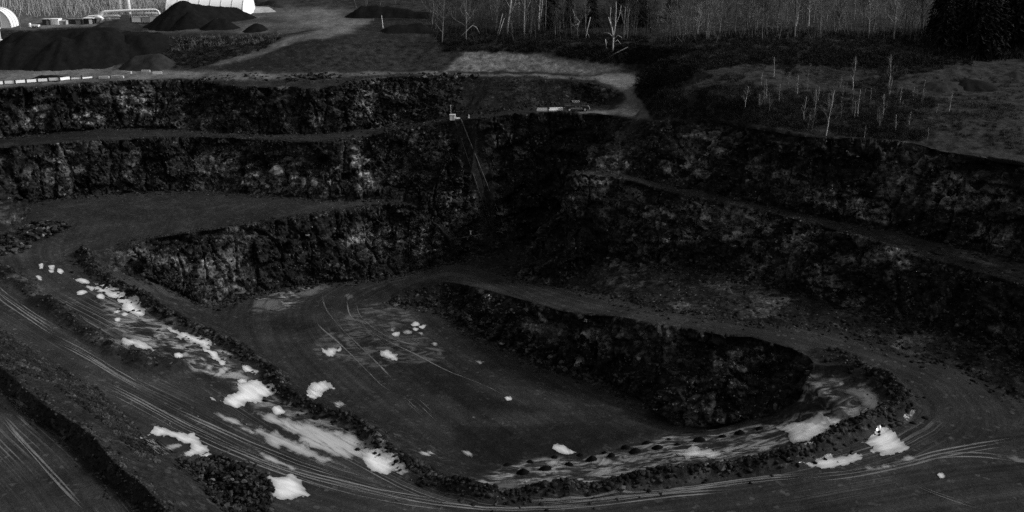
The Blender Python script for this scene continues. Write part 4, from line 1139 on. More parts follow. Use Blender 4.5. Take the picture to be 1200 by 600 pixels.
#==THINGS==
# ------------------------------------------------------------------ the white plant and sheds at the back left
def ground_at(u, v):
    return hit(u, v)
def arch_shed(name, label, u0, u1, v_top, v_base, length, y_from=None, ribs=6, side_on=False):
    b = hit((u0 + u1) / 2, v_base)
    y = y_from or b.y
    xl, xr = at_y(u0, v_base, y).x, at_y(u1, v_base, y).x
    w = (xr - xl) / 2; cx = (xl + xr) / 2; zb = gz(cx, y); H = at_y((u0 + u1) / 2, v_top, y).z - zb
    root = thing(name, label, 'shed', (cx, y, zb))
    if side_on:                       # ridge runs across the view
        root.location = (xl, y, zb); root.rotation_euler = (0, 0, -math.pi / 2); length = xr - xl; w = 8.0
    n = 16
    def prof(k, e=0.0):
        a = math.pi * k / n
        return ((w + e) * math.cos(a), (H + e) * math.sin(a) ** 0.85)
    mb = MB(); vs = []; fs = []
    for yy in (0.0, length):
        for k in range(n + 1):
            x, z = prof(k); vs.append((x, yy, z))
    for k in range(n): fs.append((k, k + 1, n + 2 + k, n + 1 + k))
    part('cover', mb.add(vs, fs), M_FABRIC, root, True)
    for nm, yy in (('end_wall', 0.02), ('end_wall', length - .02)):
        mb = MB(); vs = [(prof(k, -.03)[0], yy, prof(k, -.03)[1]) for k in range(n + 1)]
        part(nm, mb.add(vs, [tuple(range(n + 1))]), M_FABRIC, root)
    for k in range(ribs):
        yy = length * k / (ribs - 1)
        part('rib', MB().tube([(prof(j, .06)[0], yy, prof(j, .06)[1]) for j in range(n + 1)], .09, 4), M_LGREY, root)
    for q in (-.5, 0, .5):
        zt = H * (math.sin(math.acos(q))) ** .85
        part('mullion', MB().tube([(q * w, -.06, 0.05), (q * w, -.06, zt)], .07, 4), M_LGREY, root)
    part('door', MB().box((0, -.08, 1.3), (w * .5, .06, 2.6)), M_LGREY, root)
    return root
arch_shed('fabric_shed', 'white arched fabric shed cut by the left edge', -30, 13, 10, 33, 5, ribs=4)
arch_shed('fabric_hangar', 'large white fabric hangar behind the tallest stockpile', 204, 292, -8, 15, 16, y_from=320, ribs=8, side_on=True)

def box_thing(name, label, cat, u0, u1, vt, vb, mat, depth=2.4, lid=None, roof=True, group=None):
    b = hit((u0 + u1) / 2, vb); y = b.y
    xl, xr = at_y(u0, vb, y).x, at_y(u1, vb, y).x; w = xr - xl; H = max(.5, at_y(u0, vt, y).z - b.z)
    root = thing(name, label, cat, ((xl + xr) / 2, y + depth / 2, b.z - .05), 0, group)
    part('body', MB().box((0, 0, H / 2), (w, depth, H)), mat, root)
    if roof: part('roof', MB().box((0, 0, H + .06), (w + .16, depth + .16, .12)), lid or M_LGREY, root)
    part('door', MB().box((w * .22, -depth / 2 - .03, H * .42), (w * .3, .06, H * .8)), lid or M_MGREY, root)
    for q in (-.42, -.14, .42): part('wall_rib', MB().box((w * q, -depth / 2 - .02, H / 2), (.07, .04, H * .98)), mat, root)
    return root
box_thing('storage_container', 'dark container at the left end of the row below the trees', 'container', 50, 58.5, 22.5, 29.5, M_DARK)
box_thing('storage_container', 'white container between the dark ones in the row below the trees', 'container', 58.8, 69, 22.5, 29, M_WHITE, lid=M_WHITE)
box_thing('storage_container', 'low pale container right of the white one', 'container', 69.3, 78, 24.5, 29, M_LGREY)
box_thing('storage_container', 'long dark container in the middle of the row', 'container', 78.5, 97, 22.5, 28.5, M_DARK, lid=M_MGREY)
box_thing('storage_container', 'dark container with a white roof next to the plant', 'container', 97.5, 110, 21.5, 28, M_DARK, lid=M_WHITE)
# small white tank and a white pickup-sized trailer further left
b = hit(35.5, 32); root = thing('water_tank', 'small upright white tank left of the container row', 'tank', b)
part('shell', MB().tube([(0, 0, 0), (0, 0, .2), (0, 0, 1.0), (0, 0, 1.2)], [.32, .36, .36, .2], 12), M_WHITE, root, True)
part('cap', MB().tube([(0, 0, 1.2), (0, 0, 1.32)], .1, 8), M_DARK, root)
b = hit(42, 32.5); root = thing('site_trailer', 'small white trailer beside the upright tank', 'trailer', b)
part('deck', MB().box((0, 0, .55), (2.0, 1.2, .5)), M_WHITE, root)
for x in (-.45, .45):
    w_ = part('wheel', MB().tube([(x, -.62, .3), (x, -.45, .3)], .3, 12), M_RUBBER, root); part('rim', MB().tube([(x, -.64, .3), (x, -.61, .3)], .16, 10), M_LGREY, w_)
part('drawbar', MB().tube([(1.0, 0, .45), (1.7, 0, .4)], .05, 4), M_MGREY, root)
# utility pole
b = hit(23.5, 33); root = thing('utility_pole', 'wooden utility pole with a crossarm right of the arched shed', 'pole', b)
part('post', MB().tube([(0, 0, -.3), (0, 0, 7.5)], [.14, .1], 6), M_BARK_MID, root)
part('crossarm', MB().box((0, 0, 4.9), (1.9, .12, .12)), M_BARK_MID, root)
for x in (-.8, 0, .8): part('insulator', MB().tube([(x, 0, 4.96), (x, 0, 5.16)], .06, 6), M_WHITE, root)
# light mast at the left edge
b = hit(6, 53); S = b.y / FPX
root = thing('light_mast', 'white light mast trailer behind the left stockpile, cut by the left edge', 'light mast', b)
part('mast', MB().tube([(-.9, 0, .8), (-.9, 0, 4.3)], [.11, .09], 6), M_WHITE, root)
part('deck', MB().box((0, 0, 1.25), (4.4, 1.5, .38)), M_WHITE, root)
part('frame', MB().box((-.1, -.4, .55), (1.6, .1, .12)).box((-.85, -.4, .75), (.1, .1, .6)).box((.65, -.4, .75), (.1, .1, .6)), M_LGREY, root)
for x in (-1.1, 1.1):
    w_ = part('wheel', MB().tube([(x, -.8, .36), (x, -.6, .36)], .36, 12), M_RUBBER, root); part('rim', MB().tube([(x, -.82, .36), (x, -.79, .36)], .18, 10), M_LGREY, w_)
part('lamp_head', MB().box((-.9, -.1, 4.4), (.9, .25, .3)), M_WHITE, root)

# the plant: ducts, drum, hoppers and twin stacks
b = hit(150, 27); yp = b.y; g = gz(b.x, b.y)
def pp(u, v, dy=0.0):
    q = at_y(u, v, yp + dy); return (q.x - b.x, dy, q.z - g)
root = thing('asphalt_plant', 'white plant of ducts, drum and hoppers below the bare trees', 'plant', (b.x, b.y, g))
part('main_duct', MB().tube([pp(114, 27), pp(117, 20), pp(120, 15.5), pp(123, 13.6), pp(140, 12.8), pp(153, 12.2), pp(170, 11.6), pp(182, 11.2), pp(185.5, 13), pp(187, 17), pp(187, 22)], [.55, .6, .55, .38, .36, .34, .3, .26, .26, .3, .32], 10), M_WHITE, root, True)
part('elbow_duct', MB().tube([pp(111, 20.5, -.6), pp(116, 20, -.6), pp(120, 21.5, -.6), pp(117.5, 26.5, -.6)], [.3, .55, .5, .35], 8), M_WHITE, root, True)
part('lower_duct', MB().tube([pp(121, 18.4), pp(139, 18.2), pp(142, 20)], .3, 8), M_WHITE, root, True)
dr = part('drum', MB().tube([pp(155, 16.6), pp(156, 16.4), pp(184, 15.8), pp(185, 15.8)], [.3, .48, .48, .3], 14), M_LGREY, root, True)
for u in (160, 169, 178): part('drum_band', MB().tube([pp(u, 16.2), pp(u + .8, 16.2)], .53, 14), M_MGREY, dr)
for (u0, u1, v0, v1, m) in ((156, 165.5, 19.8, 25, M_WHITE), (167.5, 176.5, 19.6, 23.8, M_LGREY), (177, 186.5, 18.6, 23.2, M_WHITE)):
    x0, _, z0 = pp(u0, v1); x1, _, z1 = pp(u1, v0); z0 = min(z0, .4)
    hp = part('hopper', MB().box(((x0 + x1) / 2, 0, (z0 + z1) / 2), (x1 - x0, 1.8, z1 - z0)), m, root)
    part('hopper_rim', MB().box(((x0 + x1) / 2, 0, z1 + .05), (x1 - x0 + .2, 2.0, .1)), M_LGREY, hp)
for u in (122, 130, 139, 147, 154, 166.5, 187):
    x, _, z = pp(u, 14); part('leg', MB().box((x, .3, z / 2), (.16, .16, z)), M_MGREY, root)
part('burner_house', MB().box((pp(148, 20)[0], .3, 1.2), (2.4, 1.8, 2.4)), M_MGREY, root)
part('walkway', MB().box((pp(132, 19)[0], -.9, pp(132, 21.5)[2]), (4.5, .5, .08)).box((pp(132, 19)[0], -1.1, pp(132, 19.5)[2]), (4.5, .04, .04)), M_LGREY, root)
part('conveyor', MB().tube([pp(101, 20.5, 1), pp(104, 19, 1), pp(116, 18, 1)], .22, 4), M_WHITE, root)
b2 = at_y(146, 26, yp + 2.5); g2 = gz(b2.x, yp + 2.5)
root = thing('twin_stack', 'pair of white stacks joined by a ladder frame, rising from the plant', 'chimney', (b2.x, yp + 2.5, g2))
for u in (141.3, 150.6):
    x = at_y(u, 10, yp + 2.5).x - b2.x
    st = part('stack', MB().tube([(x, 0, 0), (x, 0, 9), (x, 0, 18)], [.66, .6, .58], 14), M_WHITE, root, True)
    for z in (5, 9, 13, 17): part('flange', MB().tube([(x, 0, z), (x, 0, z + .15)], .68, 14), M_LGREY, st)
for k in range(12):
    part('brace', MB().tube([(-.5, 0, 3 + k * 1.2), (.5, 0, 4.2 + k * 1.2)], .06, 4), M_MGREY, root)
part('ladder_rail', MB().box((-.5, 0, 9), (.08, .08, 17)).box((.5, 0, 9), (.08, .08, 17)), M_MGREY, root)

# ------------------------------------------------------------------ guard rail on the plateau edge
gr = hit(50, 97); root = thing('guard_rail', 'low pale guard rail with dark posts along the left plateau edge', 'guard rail', gr)
def gpx(u): return 100.2 - (u + 8) * 0.068
us = [-8 + 13.0 * k for k in range(10)]
for k in range(9):
    p0, p1 = hit(us[k], gpx(us[k])), hit(us[k + 1], gpx(us[k + 1]))
    d = (p1 - p0); l = d.length; c = (p0 + p1) / 2 - gr; rz = math.atan2(d.y, d.x)
    hgt = .62 if k < 7 else .32
    part('rail_panel', MB().box((c.x, c.y, c.z + .18 + hgt / 2), (l * .86, .12, hgt), rz), M_WHITE, root)
    q = p0 - gr; part('post', MB().box((q.x, q.y - .05, q.z + .4), (.26, .2, 1.15), rz), M_DARK, root)
for (u0, u1, v, lb) in ((116, 128, 91.8, 'flat pale slab on the plateau edge just right of the guard rail'), (131, 145, 91.3, 'longer pale slab second from the guard rail end'), (149, 154, 86.2, 'small pale slab on the yard near the low ribbed heap'), (179, 190, 86.6, 'pale slab below the low ribbed heap'), (166, 176, 84.6, 'thin pale slab touching the foot of the low ribbed heap')):
    p0, p1 = hit(u0, v), hit(u1, v); d = p1 - p0
    o = MB().box((0, 0, .2), (d.length, .5, .5), math.atan2(d.y, d.x)).box((0, -.03, .48), (d.length * .96, .4, .1), math.atan2(d.y, d.x))
    tag(link('concrete_slab', o.mesh('concrete_slab', M_CONC), None, (p0 + p1) / 2), lb, 'slab', 'pale slabs on the left plateau')

# ------------------------------------------------------------------ the parked pickup and the two blocks behind it
b = hit(676, 131.0)
root = thing('pickup_truck', 'dark pickup truck with a roof rack parked on the terrace', 'pickup truck', (b.x, b.y + 1.0, gz(b.x, b.y + 1.0) + .02), math.radians(3))
prof = [(-2.55, .55), (-2.55, 1.12), (-.75, 1.15), (.95, 1.14), (2.35, 1.02), (2.55, .85), (2.58, .5), (-2.5, .45)]
mb = MB(); n = len(prof)
vs = [(x, -.92, z) for x, z in prof] + [(x, .92, z) for x, z in prof]
mb.add(vs, [tuple(range(n)), tuple(range(2 * n - 1, n - 1, -1))] + [(i, i + n, (i + 1) % n + n, (i + 1) % n) for i in range(n)])
part('body', mb, M_CARPAINT, root)
cab = [(-.85, 1.14), (-.7, 1.82), (.35, 1.85), (1.05, 1.14)]
mb = MB(); vs = [(x, -.86 + (.1 if z > 1.5 else 0), z) for x, z in cab] + [(x, .86 - (.1 if z > 1.5 else 0), z) for x, z in cab]
cb = part('cab', mb.add(vs, [(0, 1, 2, 3), (7, 6, 5, 4), (0, 4, 5, 1), (1, 5, 6, 2), (2, 6, 7, 3), (3, 7, 4, 0)]), M_CARPAINT, root)
part('side_window', MB().add([(-.7, -.87, 1.22), (-.6, -.80, 1.72), (-.2, -.80, 1.72), (-.2, -.87, 1.22)], [(0, 3, 2, 1)]), M_GLASS, cb)
part('side_window', MB().add([(-.1, -.87, 1.22), (-.1, -.80, 1.72), (.3, -.80, 1.72), (.8, -.87, 1.22)], [(0, 3, 2, 1)]), M_GLASS, cb)
part('windscreen', MB().add([(1.03, -.72, 1.2), (1.03, .72, 1.2), (.42, .66, 1.8), (.42, -.66, 1.8)], [(0, 1, 2, 3)]), M_GLASS, cb)
for x in (-1.6, 1.65):
    for y in (-.86, .86):
        w_ = part('wheel', MB().tube([(x, y - .13, .4), (x, y + .13, .4)], .4, 16), M_RUBBER, root)
        part('rim', MB().tube([(x, y - .15 if y < 0 else y + .15, .4), (x, y, .4)], .22, 12), M_CHROME, w_)
for y in (-.7, .7): part('headlight', MB().box((2.5, y, .85), (.14, .3, .18)), M_CHROME, root)
part('grille', MB().box((2.57, 0, .78), (.06, .9, .26)), M_CHROME, root)
part('bumper', MB().box((2.66, 0, .5), (.14, 1.8, .2)), M_CHROME, root)
part('door_handle', MB().box((-.3, -.94, 1.0), (.2, .04, .05)).box((.5, -.94, 1.0), (.2, .04, .05)), M_CHROME, root)
rk_ = part('roof_rack', MB().box((-.2, -.7, 1.98), (1.6, .06, .06)).box((-.2, .7, 1.98), (1.6, .06, .06)), M_CHROME, root)
for x in (-.9, -.2, .5): part('crossbar', MB().box((x, 0, 2.02), (.06, 1.5, .05)), M_CHROME, rk_)
br = part('bed_rack', MB().box((-1.6, -.84, 1.32), (1.7, .06, .06)).box((-1.6, .84, 1.32), (1.7, .06, .06)), M_MGREY, root)
for x in (-2.4, -1.6, -.8): part('bed_post', MB().box((x, -.84, 1.24), (.06, .06, .2)), M_MGREY, br)
part('side_trim', MB().box((-.2, -.94, .72), (2.6, .03, .07)), M_CHROME, root)
for (u0, u1, v, m, lb) in ((629, 641.5, 130.3, M_CONC, 'grey concrete block farther left behind the pickup truck'), (643.5, 660, 129.8, M_WHITE, 'long white block lying right behind the pickup truck')):
    p0, p1 = hit(u0, v), hit(u1, v - .8); d = p1 - p0
    root = thing('concrete_block', lb, 'block', (p0 + p1) / 2, math.atan2(d.y, d.x))
    part('base', MB().box((0, 0, .12), (d.length, .6, .26)), m, root)
    part('upper', MB().box((0, 0, .42), (d.length * .98, .34, .36), 0, .95), m, root)

# ------------------------------------------------------------------ pump hut, pipes on the slope
b = hit(530.5, 140.5)
root = thing('pump_hut', 'small white pump hut at the top of the slope pipe', 'hut', (b.x, b.y, gz(b.x, b.y)))
part('body', MB().box((0, 0, .55), (1.15, 1.1, 1.1)), M_WHITE, root); part('roof', MB().box((0, 0, 1.13), (1.3, 1.3, .1)), M_LGREY, root)
part('door', MB().box((.2, -.57, .5), (.4, .05, .85)), M_LGREY, root)
part('platform', MB().box((1.45, -.1, .35), (1.5, 1.2, .16)), M_CONC, root)
for x in (.85, 2.05): part('leg', MB().box((x, -.5, .1), (.12, .12, .6)), M_MGREY, root)
part('aerial', MB().tube([(-.35, 0, 1.1), (-.38, 0, 3.0)], .035, 4), M_LGREY, root)
part('lamp', MB().box((-.38, 0, 3.05), (.16, .16, .16)), M_WHITE, root)
b = hit(549.5, 138.2); root = thing('marker_post', 'short white marker post beside the pump hut', 'post', b)
part('post', MB().box((0, 0, .3), (.22, .22, .7)), M_WHITE, root); part('foot', MB().box((0, 0, .03), (.4, .4, .1)), M_CONC, root)
b = hit(449, 33); root = thing('marker_post', 'tall thin white post on the ground before the tailed stockpile', 'post', b)
part('post', MB().tube([(0, 0, -.2), (-.3, 0, 3.4)], [.09, .06], 5), M_WHITE, root); part('foot', MB().box((0, 0, .05), (.4, .4, .2)), M_CONC, root)

def laid_pipe(name, label, p0, p1, n, r, mat, lift, sup=True):
    P = []
    for k in range(n + 1):
        f = k / n; q = hit(p0[0] + (p1[0] - p0[0]) * f, p0[1] + (p1[1] - p0[1]) * f)
        P.append(np.array(q))
    P = np.array(P)
    for _ in range(8): P[1:-1] = .5 * P[1:-1] + .25 * (P[:-2] + P[2:])
    out = []
    toc = np.array([0, -.75, .66])
    for q in P:
        out.append(Vector(q) + Vector(toc) * lift)
    base = out[-1].copy()
    root = thing(name, label, 'pipe', base)
    part('pipe', MB().tube([q - base for q in out], r, 7), mat, root, True)
    if sup:
        for k in range(1, n, 2):
            q = out[k] - base
            part('clamp', MB().tube([q - Vector((0, 0, .05)), q + Vector((.02, -.1, -lift * 1.6))], .05, 4), M_MGREY, root)
            part('coupling', MB().tube([q, q + (out[k + 1] - out[k]).normalized() * .25], r * 1.35, 7), mat, root)
    return root
laid_pipe('slope_pipe', 'long grey pipe running down the rock slope from the pump hut', (540.5, 141), (591.5, 268), 22, .09, M_PIPE, .35)
laid_pipe('slope_cable', 'dark cable laid along the left side of the slope pipe', (533.5, 143), (577, 271), 18, .06, M_DARK, .35, False)
laid_pipe('ledge_pipe', 'pipe lying along the ledge at the foot of the slope pipe', (527, 281.5), (595, 270), 10, .07, M_PIPE, .25)
b = hit(551.5, 275); root = thing('valve_post', 'small white valve post on the ledge pipe', 'post', b)
part('post', MB().tube([(0, 0, 0), (0, 0, .8)], .1, 6), M_WHITE, root); part('wheel', MB().tube([(0, -.1, .8), (0, -.16, .8)], .2, 8), M_LGREY, root)
print('things', round(time.time() - T0, 1), 's')

# ------------------------------------------------------------------ vegetation
def bare_tree(seed, H=12.0, spread=0.42, lean=0.03, nb=24, start=0.3, thick=0.012):
    r = random.Random(seed); tr, cr = MB(), MB()
    P = []; x = y = 0.0; dx, dy = r.gauss(0, lean * 1.3), r.gauss(0, lean)
    nseg = 8
    for k in range(nseg + 1):
        P.append(Vector((x, y, H * k / nseg))); x += dx * H / nseg + r.gauss(0, .05); y += dy * H / nseg + r.gauss(0, .05)
    rad = [max(.03, H * thick * (1 - .88 * k / nseg)) for k in range(nseg + 1)]
    tr.tube(P, rad, 5, False)
    def branch(p, d, L, r0, depth):
        n = 3 if depth == 0 else 2
        Q = [p]; dd = d.copy()
        for k in range(n):
            dd = (dd + Vector((r.gauss(0, .16), r.gauss(0, .16), .12 + r.gauss(0, .1)))).normalized()
            Q.append(Q[-1] + dd * L / n)
        (tr if depth == 0 and r0 > .05 else cr).tube(Q, [r0 * (1 - .7 * k / n) for k in range(n + 1)], 3, False)
        if depth < 2:
            for _ in range(4 if depth == 0 else 3):
                f = r.uniform(.3, 1); i = min(n - 1, int(f * n)); q = Q[i].lerp(Q[i + 1], f * n - i)
                a = r.uniform(0, 6.28); side = Vector((math.cos(a), math.sin(a), r.uniform(-.1, .5)))
                branch(q, (dd + side * .75).normalized(), L * r.uniform(.35, .6), r0 * .5, depth + 1)
    for b_ in range(nb):
        f = r.uniform(start, .98); k = min(nseg - 1, int(f * nseg)); p = P[k].lerp(P[k + 1], f * nseg - k)
        a = r.uniform(0, 6.28); up = r.uniform(.55, 1.3)
        L = H * spread * (1.12 - f) * r.uniform(.5, 1.1) + .3
        branch(p, Vector((math.cos(a), math.sin(a), up)).normalized(), L, max(.018, rad[k] * .45), 0)
    return tr, cr
def conifer(seed, H=15.0):
    r = random.Random(seed); tr, cr = MB(), MB()
    tr.tube([(0, 0, 0), (0, 0, H * .5), (0, 0, H)], [H * .013, H * .008, .03], 5, False)
    n = 150
    for k in range(n):
        f = (k + r.random()) / n; z = H * (.06 + .93 * f); L = H * .21 * (1 - f) ** .8 * r.uniform(.65, 1.15) + .25
        a = k * 2.399 + r.uniform(-.4, .4); d = Vector((math.cos(a), math.sin(a), 0)); s_ = Vector((-d.y, d.x, 0))
        tip = Vector((0, 0, z)) + d * L + Vector((0, 0, -L * r.uniform(.15, .45)))
        m_ = Vector((0, 0, z)) + d * L * .5 + Vector((0, 0, L * .05))
        w_ = L * r.uniform(.2, .34)
        base = Vector((0, 0, z))
        cr.add([base, m_ + s_ * w_, tip, m_ - s_ * w_, m_ + Vector((0, 0, -w_ * .9))], [(0, 1, 2), (0, 2, 3), (0, 4, 2)])
        for q in range(3):
            e = base.lerp(tip, r.uniform(.3, .9)); sgn = r.choice((-1, 1)); tp = e + (d * .5 + s_ * sgn).normalized() * w_ * 1.5 + Vector((0, 0, -w_ * r.uniform(.2, .8)))
            cr.add([e, e + d * w_ * .5, tp], [(0, 1, 2)])
    return tr, cr
def tree_mesh(tc, bark, twig):
    return tc[0].mesh('trunk', bark, True), tc[1].mesh('crown', twig)
def place_tree(name, meshes, p, scale, label, group, rz=None, cat='tree'):
    root = thing(name, label, cat, (p[0], p[1], p[2] - .15), random.uniform(0, 6.28) if rz is None else rz, group)
    root.scale = (scale, scale, scale * random.uniform(.92, 1.1))
    link('trunk', meshes[0], root); link('crown', meshes[1], root)
    return root
TV = [bare_tree(s_, 12.5, .44, .06, 30, .2, .0135) for s_ in range(7)]
T_PALE = [tree_mesh(v_, M_BARK_PALE, M_TWIG_WHITE) for v_ in TV[:4]]
T_MID = [tree_mesh(v_, M_BARK_MID, M_TWIG_PALE) for v_ in TV[2:]]
T_GREY = [tree_mesh(v_, M_BARK_GREY, M_TWIG) for v_ in TV]
T_DARK = [tree_mesh(v_, M_BARK_DARK, M_TWIG) for v_ in TV[:4]]
T_CON = [tree_mesh(conifer(s_ + 50), M_BARK_DARK, M_NEEDLE) for s_ in range(5)]
SV = [bare_tree(s_ + 80, 5.0, .30, .04, 18, .25, .011) for s_ in range(5)]
T_SAP = [tree_mesh(v_, M_BARK_PALE, M_TWIG_PALE) for v_ in SV]
T_SAPD = [tree_mesh(v_, M_BARK_MID, M_TWIG_PALE) for v_ in SV]

def forest(n, u0, u1, y0, y1, sets, smin, smax, name, label, group, skip=None):
    k = 0; tries = 0
    while k < n and tries < n * 20:
        tries += 1
        u = random.uniform(u0, u1); y = random.uniform(y0, y1)
        x = (u - 600) / FPX * (y * CP + 22 * SP); z = gz(x, y)
        uu, vv, _ = project(np.array([[x, y, z]]))
        if vnoise(np.array([[x / 7.0, y / 9.0, 0.5]]), 77)[0] < -.25 and tries < n * 12: continue
        place_tree(name, random.choice(sets), (x, y, z), random.uniform(smin, smax), label, group); k += 1
forest(80, -10, 206, 312, 356, T_PALE, .8, 1.15, 'bare_tree', 'pale bare tree in the light grove behind the white plant', 'bare trees behind the plant')
forest(10, 380, 500, 330, 350, T_GREY, .8, 1.1, 'bare_tree', 'grey bare tree at the top edge behind the tailed stockpile', 'bare trees behind the tailed stockpile')
forest(70, 505, 770, 254, 300, T_GREY + T_DARK + T_MID, .5, 1.25, 'bare_tree', 'grey bare tree in the dark wood above the pale cut bank', 'bare trees above the cut bank')
forest(90, 775, 1090, 238, 285, T_MID + T_GREY + T_PALE[:2], .5, 1.25, 'bare_tree', 'slender bare tree in the pale grove on the right hillside', 'bare trees on the right hillside')
forest(10, 640, 790, 272, 305, T_CON, .6, 1.1, 'conifer_tree', 'dark conifer standing among the bare trees above the cut bank', 'conifers in the middle wood', None)
forest(40, 1098, 1230, 222, 262, T_CON, .8, 1.25, 'conifer_tree', 'dark conifer in the black stand at the right corner', 'conifers at the right corner')

# single pale stems that stand out
def stems(name, label, base, polys, mat, cat='tree', dy=0.0):
    b = hit(*base); y = b.y + dy
    root = thing(name, label, cat, b)
    for k, (pl, r0, r1) in enumerate(polys):
        P = [at_y(u, v, y + .25 * i * ((-1) ** k)) - b for i, (u, v) in enumerate(pl)]
        if k == 0: P[0] = P[0] * 0.02
        n = len(P)
        part('trunk' if k == 0 else 'branch', MB().tube(P, [r0 + (r1 - r0) * i / (n - 1) for i in range(n)], 6), mat, root, True)
    return root
stems('birch_tree', 'tall leaning white birch forking right, leftmost of the tall birches', (594, 40), [([(594, 40), (596, 24), (598, 10), (600, -10), (601, -30)], .24, .12), ([(596, 20), (603, 6), (607, -8)], .12, .05), ([(603, 6), (609, 3), (607, 17)], .06, .03), ([(598, 10), (593, 0)], .05, .03)], M_BARK_PALE)
stems('birch_tree', 'straight tall white birch right of the forking one', (614, 42), [([(614, 42), (614.5, 20), (615, 0), (616, -30)], .20, .10), ([(614.5, 14), (619, 8), (622, 0)], .06, .03), ([(615, 8), (611, 0)], .05, .03)], M_BARK_PALE)
stems('birch_tree', 'twin-stemmed white birch, third of the tall birches', (631, 38), [([(631, 38), (631.5, 20), (633, 0), (633, -28)], .18, .09), ([(632, 28), (635, 10), (636, -10), (637, -25)], .12, .06), ([(633, 10), (628, 2)], .05, .03)], M_BARK_PALE)
stems('birch_tree', 'thin grey birch, rightmost of the tall birches', (639, 37), [([(639, 37), (639.5, 18), (640, 4), (640, -22)], .13, .06), ([(639.5, 14), (643, 6)], .04, .02)], M_BARK_MID)
stems('birch_tree', 'short leaning pair of white stems left of the forking birch', (584, 43), [([(584, 43), (587, 33), (591, 21)], .13, .06), ([(583, 40), (586, 28), (589, 16)], .09, .05)], M_BARK_PALE)
stems('birch_tree', 'crooked broken birch with a bent top in the middle wood', (676, 35), [([(676, 35), (678, 28), (679, 25), (674, 20), (671, 11)], .18, .08), ([(678, 28), (672, 30), (668, 27)], .08, .04)], M_BARK_PALE)
stems('birch_tree', 'short leaning birch with a drooping branch right of the crooked one', (686, 46), [([(686, 46), (688, 36), (690, 28), (692, 20)], .14, .06), ([(688, 38), (691, 44), (690, 50)], .06, .03)], M_BARK_PALE)
stems('birch_tree', 'spreading pale tree with curved branches near the rear road bend', (718, 61), [([(718, 61), (718.5, 52), (719, 44), (717, 32), (713, 20)], .22, .08), ([(719, 44), (721, 30), (722, 12), (722, 2)], .14, .05), ([(719, 44), (714, 39), (708, 38)], .08, .03), ([(718.8, 47), (724, 41), (729, 44)], .07, .03), ([(718.7, 50), (724, 47), (728, 52)], .06, .03), ([(721, 30), (726, 18), (728, 6)], .08, .03), ([(717, 32), (715, 20), (716, 8)], .07, .03)], M_BARK_PALE)
stems('birch_tree', 'pair of upright pale stems right of the spreading pale tree', (731, 48), [([(731, 48), (731, 36), (732, 22), (733, 8)], .13, .05), ([(735, 50), (735.5, 38), (736, 20), (738, 10)], .12, .05), ([(732, 30), (729, 20), (728, 12)], .06, .03)], M_BARK_MID)
stems('birch_tree', 'short pale snag left of the spreading pale tree', (711, 57), [([(711, 57), (710, 50), (709.5, 46)], .12, .07), ([(710, 52), (712, 49)], .05, .03)], M_BARK_PALE)
stems('bent_tree', 'dead trunk bent into an arch at the left of the middle wood', (541, 42), [([(541, 42), (547, 36), (554, 29.5), (558, 32), (562, 39)], .15, .08), ([(554, 29.5), (556, 27)], .05, .02)], M_BARK_PALE)
stems('fallen_log', 'pale fallen trunk leaning above the arched dead tree', (551, 22), [([(551, 22), (548, 17), (545, 12)], .14, .1), ([(548, 17), (550, 15)], .05, .03)], M_BARK_PALE, 'log')
stems('fallen_log', 'thin fallen trunk slanting right below the spreading pale tree', (713, 68), [([(713, 68), (722, 62), (736, 55)], .11, .05), ([(722, 62), (726, 61)], .04, .02)], M_BARK_MID, 'log')
for (u, v, h, lb) in [(999, 105, 39, 'tall pale sapling, left of the two standing in the middle of the right plateau'), (1041, 104, 38, 'tall pale sapling, right of the two standing in the middle of the right plateau'), (1005, 138, 31, 'bushy sapling on the track below the two tall saplings'), (1034, 138, 29, 'bare upright sapling stem on the track, right of the bushy one'),
                      (968, 159, 56, 'tallest sapling at the lip of the right wall'), (1112, 131, 26, 'sapling by itself below the grassy earth heap'), (1013, 162, 15, 'short stub sapling on the lip of the right wall'), (1087, 164, 15, 'small grey sapling near the bare ground on the right wall lip'),
                      (955, 131, 26, 'pale sapling at the left end of the track'), (913, 121, 22, 'slim sapling at the left of the scrubby plateau'), (898, 116, 25, 'pale twiggy sapling on the slope foot'), (934, 111, 24, 'dark slim sapling between two pale ones'), (873, 128, 30, 'leftmost grey sapling on the slope above the wall'), (907, 90, 22, 'small sapling high on the slope by the upper track'), (942, 141, 30, 'leaning sapling just below the track'), (1112, 60, 22, 'pale sapling before the dark conifer stand'), (1132, 62, 22, 'thin sapling against the dark conifer stand, right one')]:
    b = hit(u, v); H = h * b.y / FPX
    place_tree('sapling', random.choice(T_SAP), b, H / 5.0, lb, 'saplings on the right plateau', None, 'sapling')
P_ = px_pts([(860,100),(900,90),(1000,98),(1080,104),(1100,135),(1060,160),(960,155),(880,138)], 46)
for q in P_:
    place_tree('sapling', random.choice(T_SAPD + T_SAP[:2]), q, random.uniform(.35, .75), 'small grey sapling in the scrub above the right rock wall', 'small saplings in the scrub', None, 'sapling')

